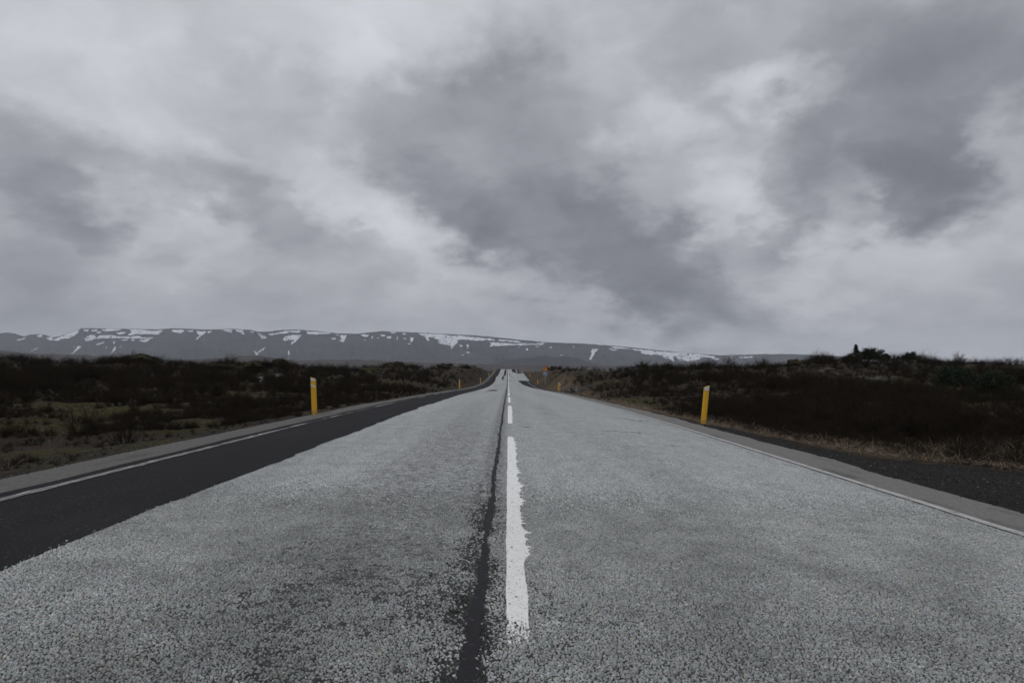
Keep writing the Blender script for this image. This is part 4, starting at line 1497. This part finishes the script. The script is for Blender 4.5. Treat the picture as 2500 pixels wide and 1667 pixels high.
S2 = [[(310, 150), (335, 135), (380, 126), (455, 127), (440, 150), (410, 180), (370, 210), (375, 190), (390, 180), (375, 170), (350, 160), (320, 180), (305, 165)],
      [(348, 250), (360, 260), (357, 300), (345, 280)], [(349, 305), (358, 310), (356, 325), (348, 320)], [(370, 92), (450, 92), (440, 105), (400, 108), (372, 102)],
      [(490, 98), (560, 100), (700, 110), (690, 120), (600, 120), (560, 125), (505, 118), (500, 105)], [(700, 150), (740, 150), (745, 162), (720, 165)],
      [(770, 128), (830, 128), (820, 155), (800, 185), (785, 180), (760, 175), (785, 165), (780, 145)], [(730, 122), (765, 125), (760, 132)],
      [(940, 125), (1010, 120), (1000, 140), (970, 145)], [(970, 163), (985, 163), (975, 173)], [(1030, 140), (1045, 135), (1035, 165)], [(1075, 150), (1090, 147), (1085, 160)], [(1095, 120), (1145, 125), (1140, 140), (1110, 135)],
      [(1155, 140), (1195, 135), (1190, 155), (1165, 155)], [(1240, 145), (1250, 142), (1235, 180)], [(1290, 150), (1320, 155), (1305, 165)], [(1350, 148), (1380, 150), (1370, 180), (1350, 185)], [(1320, 195), (1355, 198), (1345, 207)],
      [(1175, 100), (1240, 102), (1225, 112), (1190, 110)], [(1280, 115), (1315, 113), (1305, 125)],
      [(1415, 112), (1500, 115), (1640, 125), (1700, 135), (1760, 130), (1850, 145), (2010, 155), (2050, 170), (1900, 172), (1790, 165), (1740, 165), (1735, 190), (1700, 225), (1685, 245), (1680, 215), (1640, 205), (1600, 200), (1575, 185),
       (1590, 165), (1550, 155), (1540, 140), (1500, 150), (1510, 175), (1490, 170), (1470, 140), (1430, 125)],
      [(1745, 205), (1785, 215), (1765, 225)], [(1810, 205), (1832, 205), (1820, 240)], [(1770, 290), (1790, 285), (1780, 297)], [(1800, 265), (1840, 265), (1830, 278)],
      [(2070, 165), (2200, 172), (2255, 180), (2245, 187), (2150, 180), (2075, 175)],
      [(2005, 185), (2040, 190), (2130, 190), (2200, 200), (2280, 192), (2400, 200), (2450, 203), (2440, 209), (2350, 207), (2200, 212), (2080, 215), (1995, 220), (2010, 205)]]
S3 = [[(370, 188), (440, 190), (430, 196), (380, 194)], [(355, 220), (390, 218), (380, 227)], [(470, 230), (500, 222), (490, 235)], [(220, 225), (230, 220), (228, 235)], [(280, 235), (300, 240), (300, 255), (285, 248)],
      [(825, 240), (880, 243), (850, 268), (815, 328), (798, 325), (820, 285), (815, 265)],
      [(975, 225), (1020, 222), (1080, 230), (1160, 240), (1220, 245), (1290, 250), (1340, 260), (1420, 262), (1480, 270), (1560, 268), (1680, 280), (1760, 290), (1830, 305), (1880, 325), (1850, 333), (1790, 312), (1740, 305), (1700, 330),
       (1660, 335), (1600, 345), (1570, 330), (1550, 300), (1560, 340), (1530, 325), (1510, 300), (1490, 300), (1500, 345), (1460, 325), (1430, 300), (1440, 320), (1400, 300), (1380, 290), (1340, 285), (1310, 290), (1270, 285), (1230, 275), (1220, 258), (1150, 245), (1070, 238), (1000, 235)],
      [(962, 238), (1030, 247), (1020, 252), (970, 247)], [(2020, 305), (2060, 303), (2150, 303), (2140, 313), (2080, 315), (2030, 313)], [(1955, 302), (1975, 300), (1965, 310)], [(665, 220), (685, 222), (675, 227)], [(560, 290), (600, 292), (570, 296)]]
PATCHES = [[(a / 3.357, 760 + b_ / 3.357) for a, b_ in P] for P in S1] + [[(600 + a / 3.36, 780 + b_ / 3.36) for a, b_ in P] for P in S2] + [[(1200 + a / 3.36, 780 + b_ / 3.36) for a, b_ in P] for P in S3]


def inside(poly, x, y):
    P = np.asarray(poly); c = np.zeros(x.shape, bool)
    j = len(P) - 1
    for i in range(len(P)):
        xi, yi = P[i]; xj, yj = P[j]
        k = ((yi > y) != (yj > y)) & (x < (xj - xi) * (y - yi) / (yj - yi + 1e-12) + xi)
        c ^= k
        j = i
    return c


for P in PATCHES:
    A = np.array(P)
    du, dv = .9, .6
    uu = np.arange(A[:, 0].min() - 2, A[:, 0].max() + 3, du); vv = np.arange(A[:, 1].min() - 2, A[:, 1].max() + 3, dv)
    U, W = np.meshgrid(uu, vv, indexing='ij')
    big = (A[:, 0].max() - A[:, 0].min()) > 12
    jx = 2.2 * N1.fbm(U / 4.0, W / 2.2, 3) * (1.0 if big else .5); jy = 1.7 * N2.fbm(U / 5.0, W / 2.4, 3) * (1.0 if big else .5)
    cu, cw = U[:-1, :-1] + du / 2, W[:-1, :-1] + dv / 2
    ins = inside(A, cu + jx[:-1, :-1], cw + jy[:-1, :-1])
    if big:
        ins &= N4.fbm(cu / 5.0, cw / 1.6, 3) < .33
    ins &= cw > m_top(cu) + .8
    if not ins.any():
        continue
    pts = m_point(U, W, out=9.0).reshape(-1, 3)
    ny = len(vv)
    i, j = np.nonzero(ins)
    a = i * ny + j
    f = np.stack([a, a + 1, a + ny + 1, a + ny], 1)
    used, inv = np.unique(f.ravel(), return_inverse=True)
    obj("snow_patch", mesh_faces("snow_patch", pts[used], inv.reshape(-1, 4)), M_SNOW, mount)

# ------------------------------------------------------------------ haze in the air
hm, ht = bpy.data.materials.new("haze_air"), None
hm.use_nodes = True
ht = hm.node_tree
for n in list(ht.nodes):
    ht.nodes.remove(n)
pv = nd(ht, 'ShaderNodeVolumePrincipled')
pv.inputs['Color'].default_value = (.86, .92, 1.0, 1)
pv.inputs['Density'].default_value = 4.5e-5
ho = nd(ht, 'ShaderNodeOutputMaterial')
ht.links.new(pv.outputs[0], ho.inputs['Volume'])
bm = bmesh.new()
bmesh.ops.create_cube(bm, size=1.0)
hz = bm_obj("haze", bm, hm, None)
hz.scale = (30000, 24000, 900)
hz.location = (0, 4000, 430 - 40)
tag(hz, "thin grey haze in the air over the plain", "haze", kind="stuff")
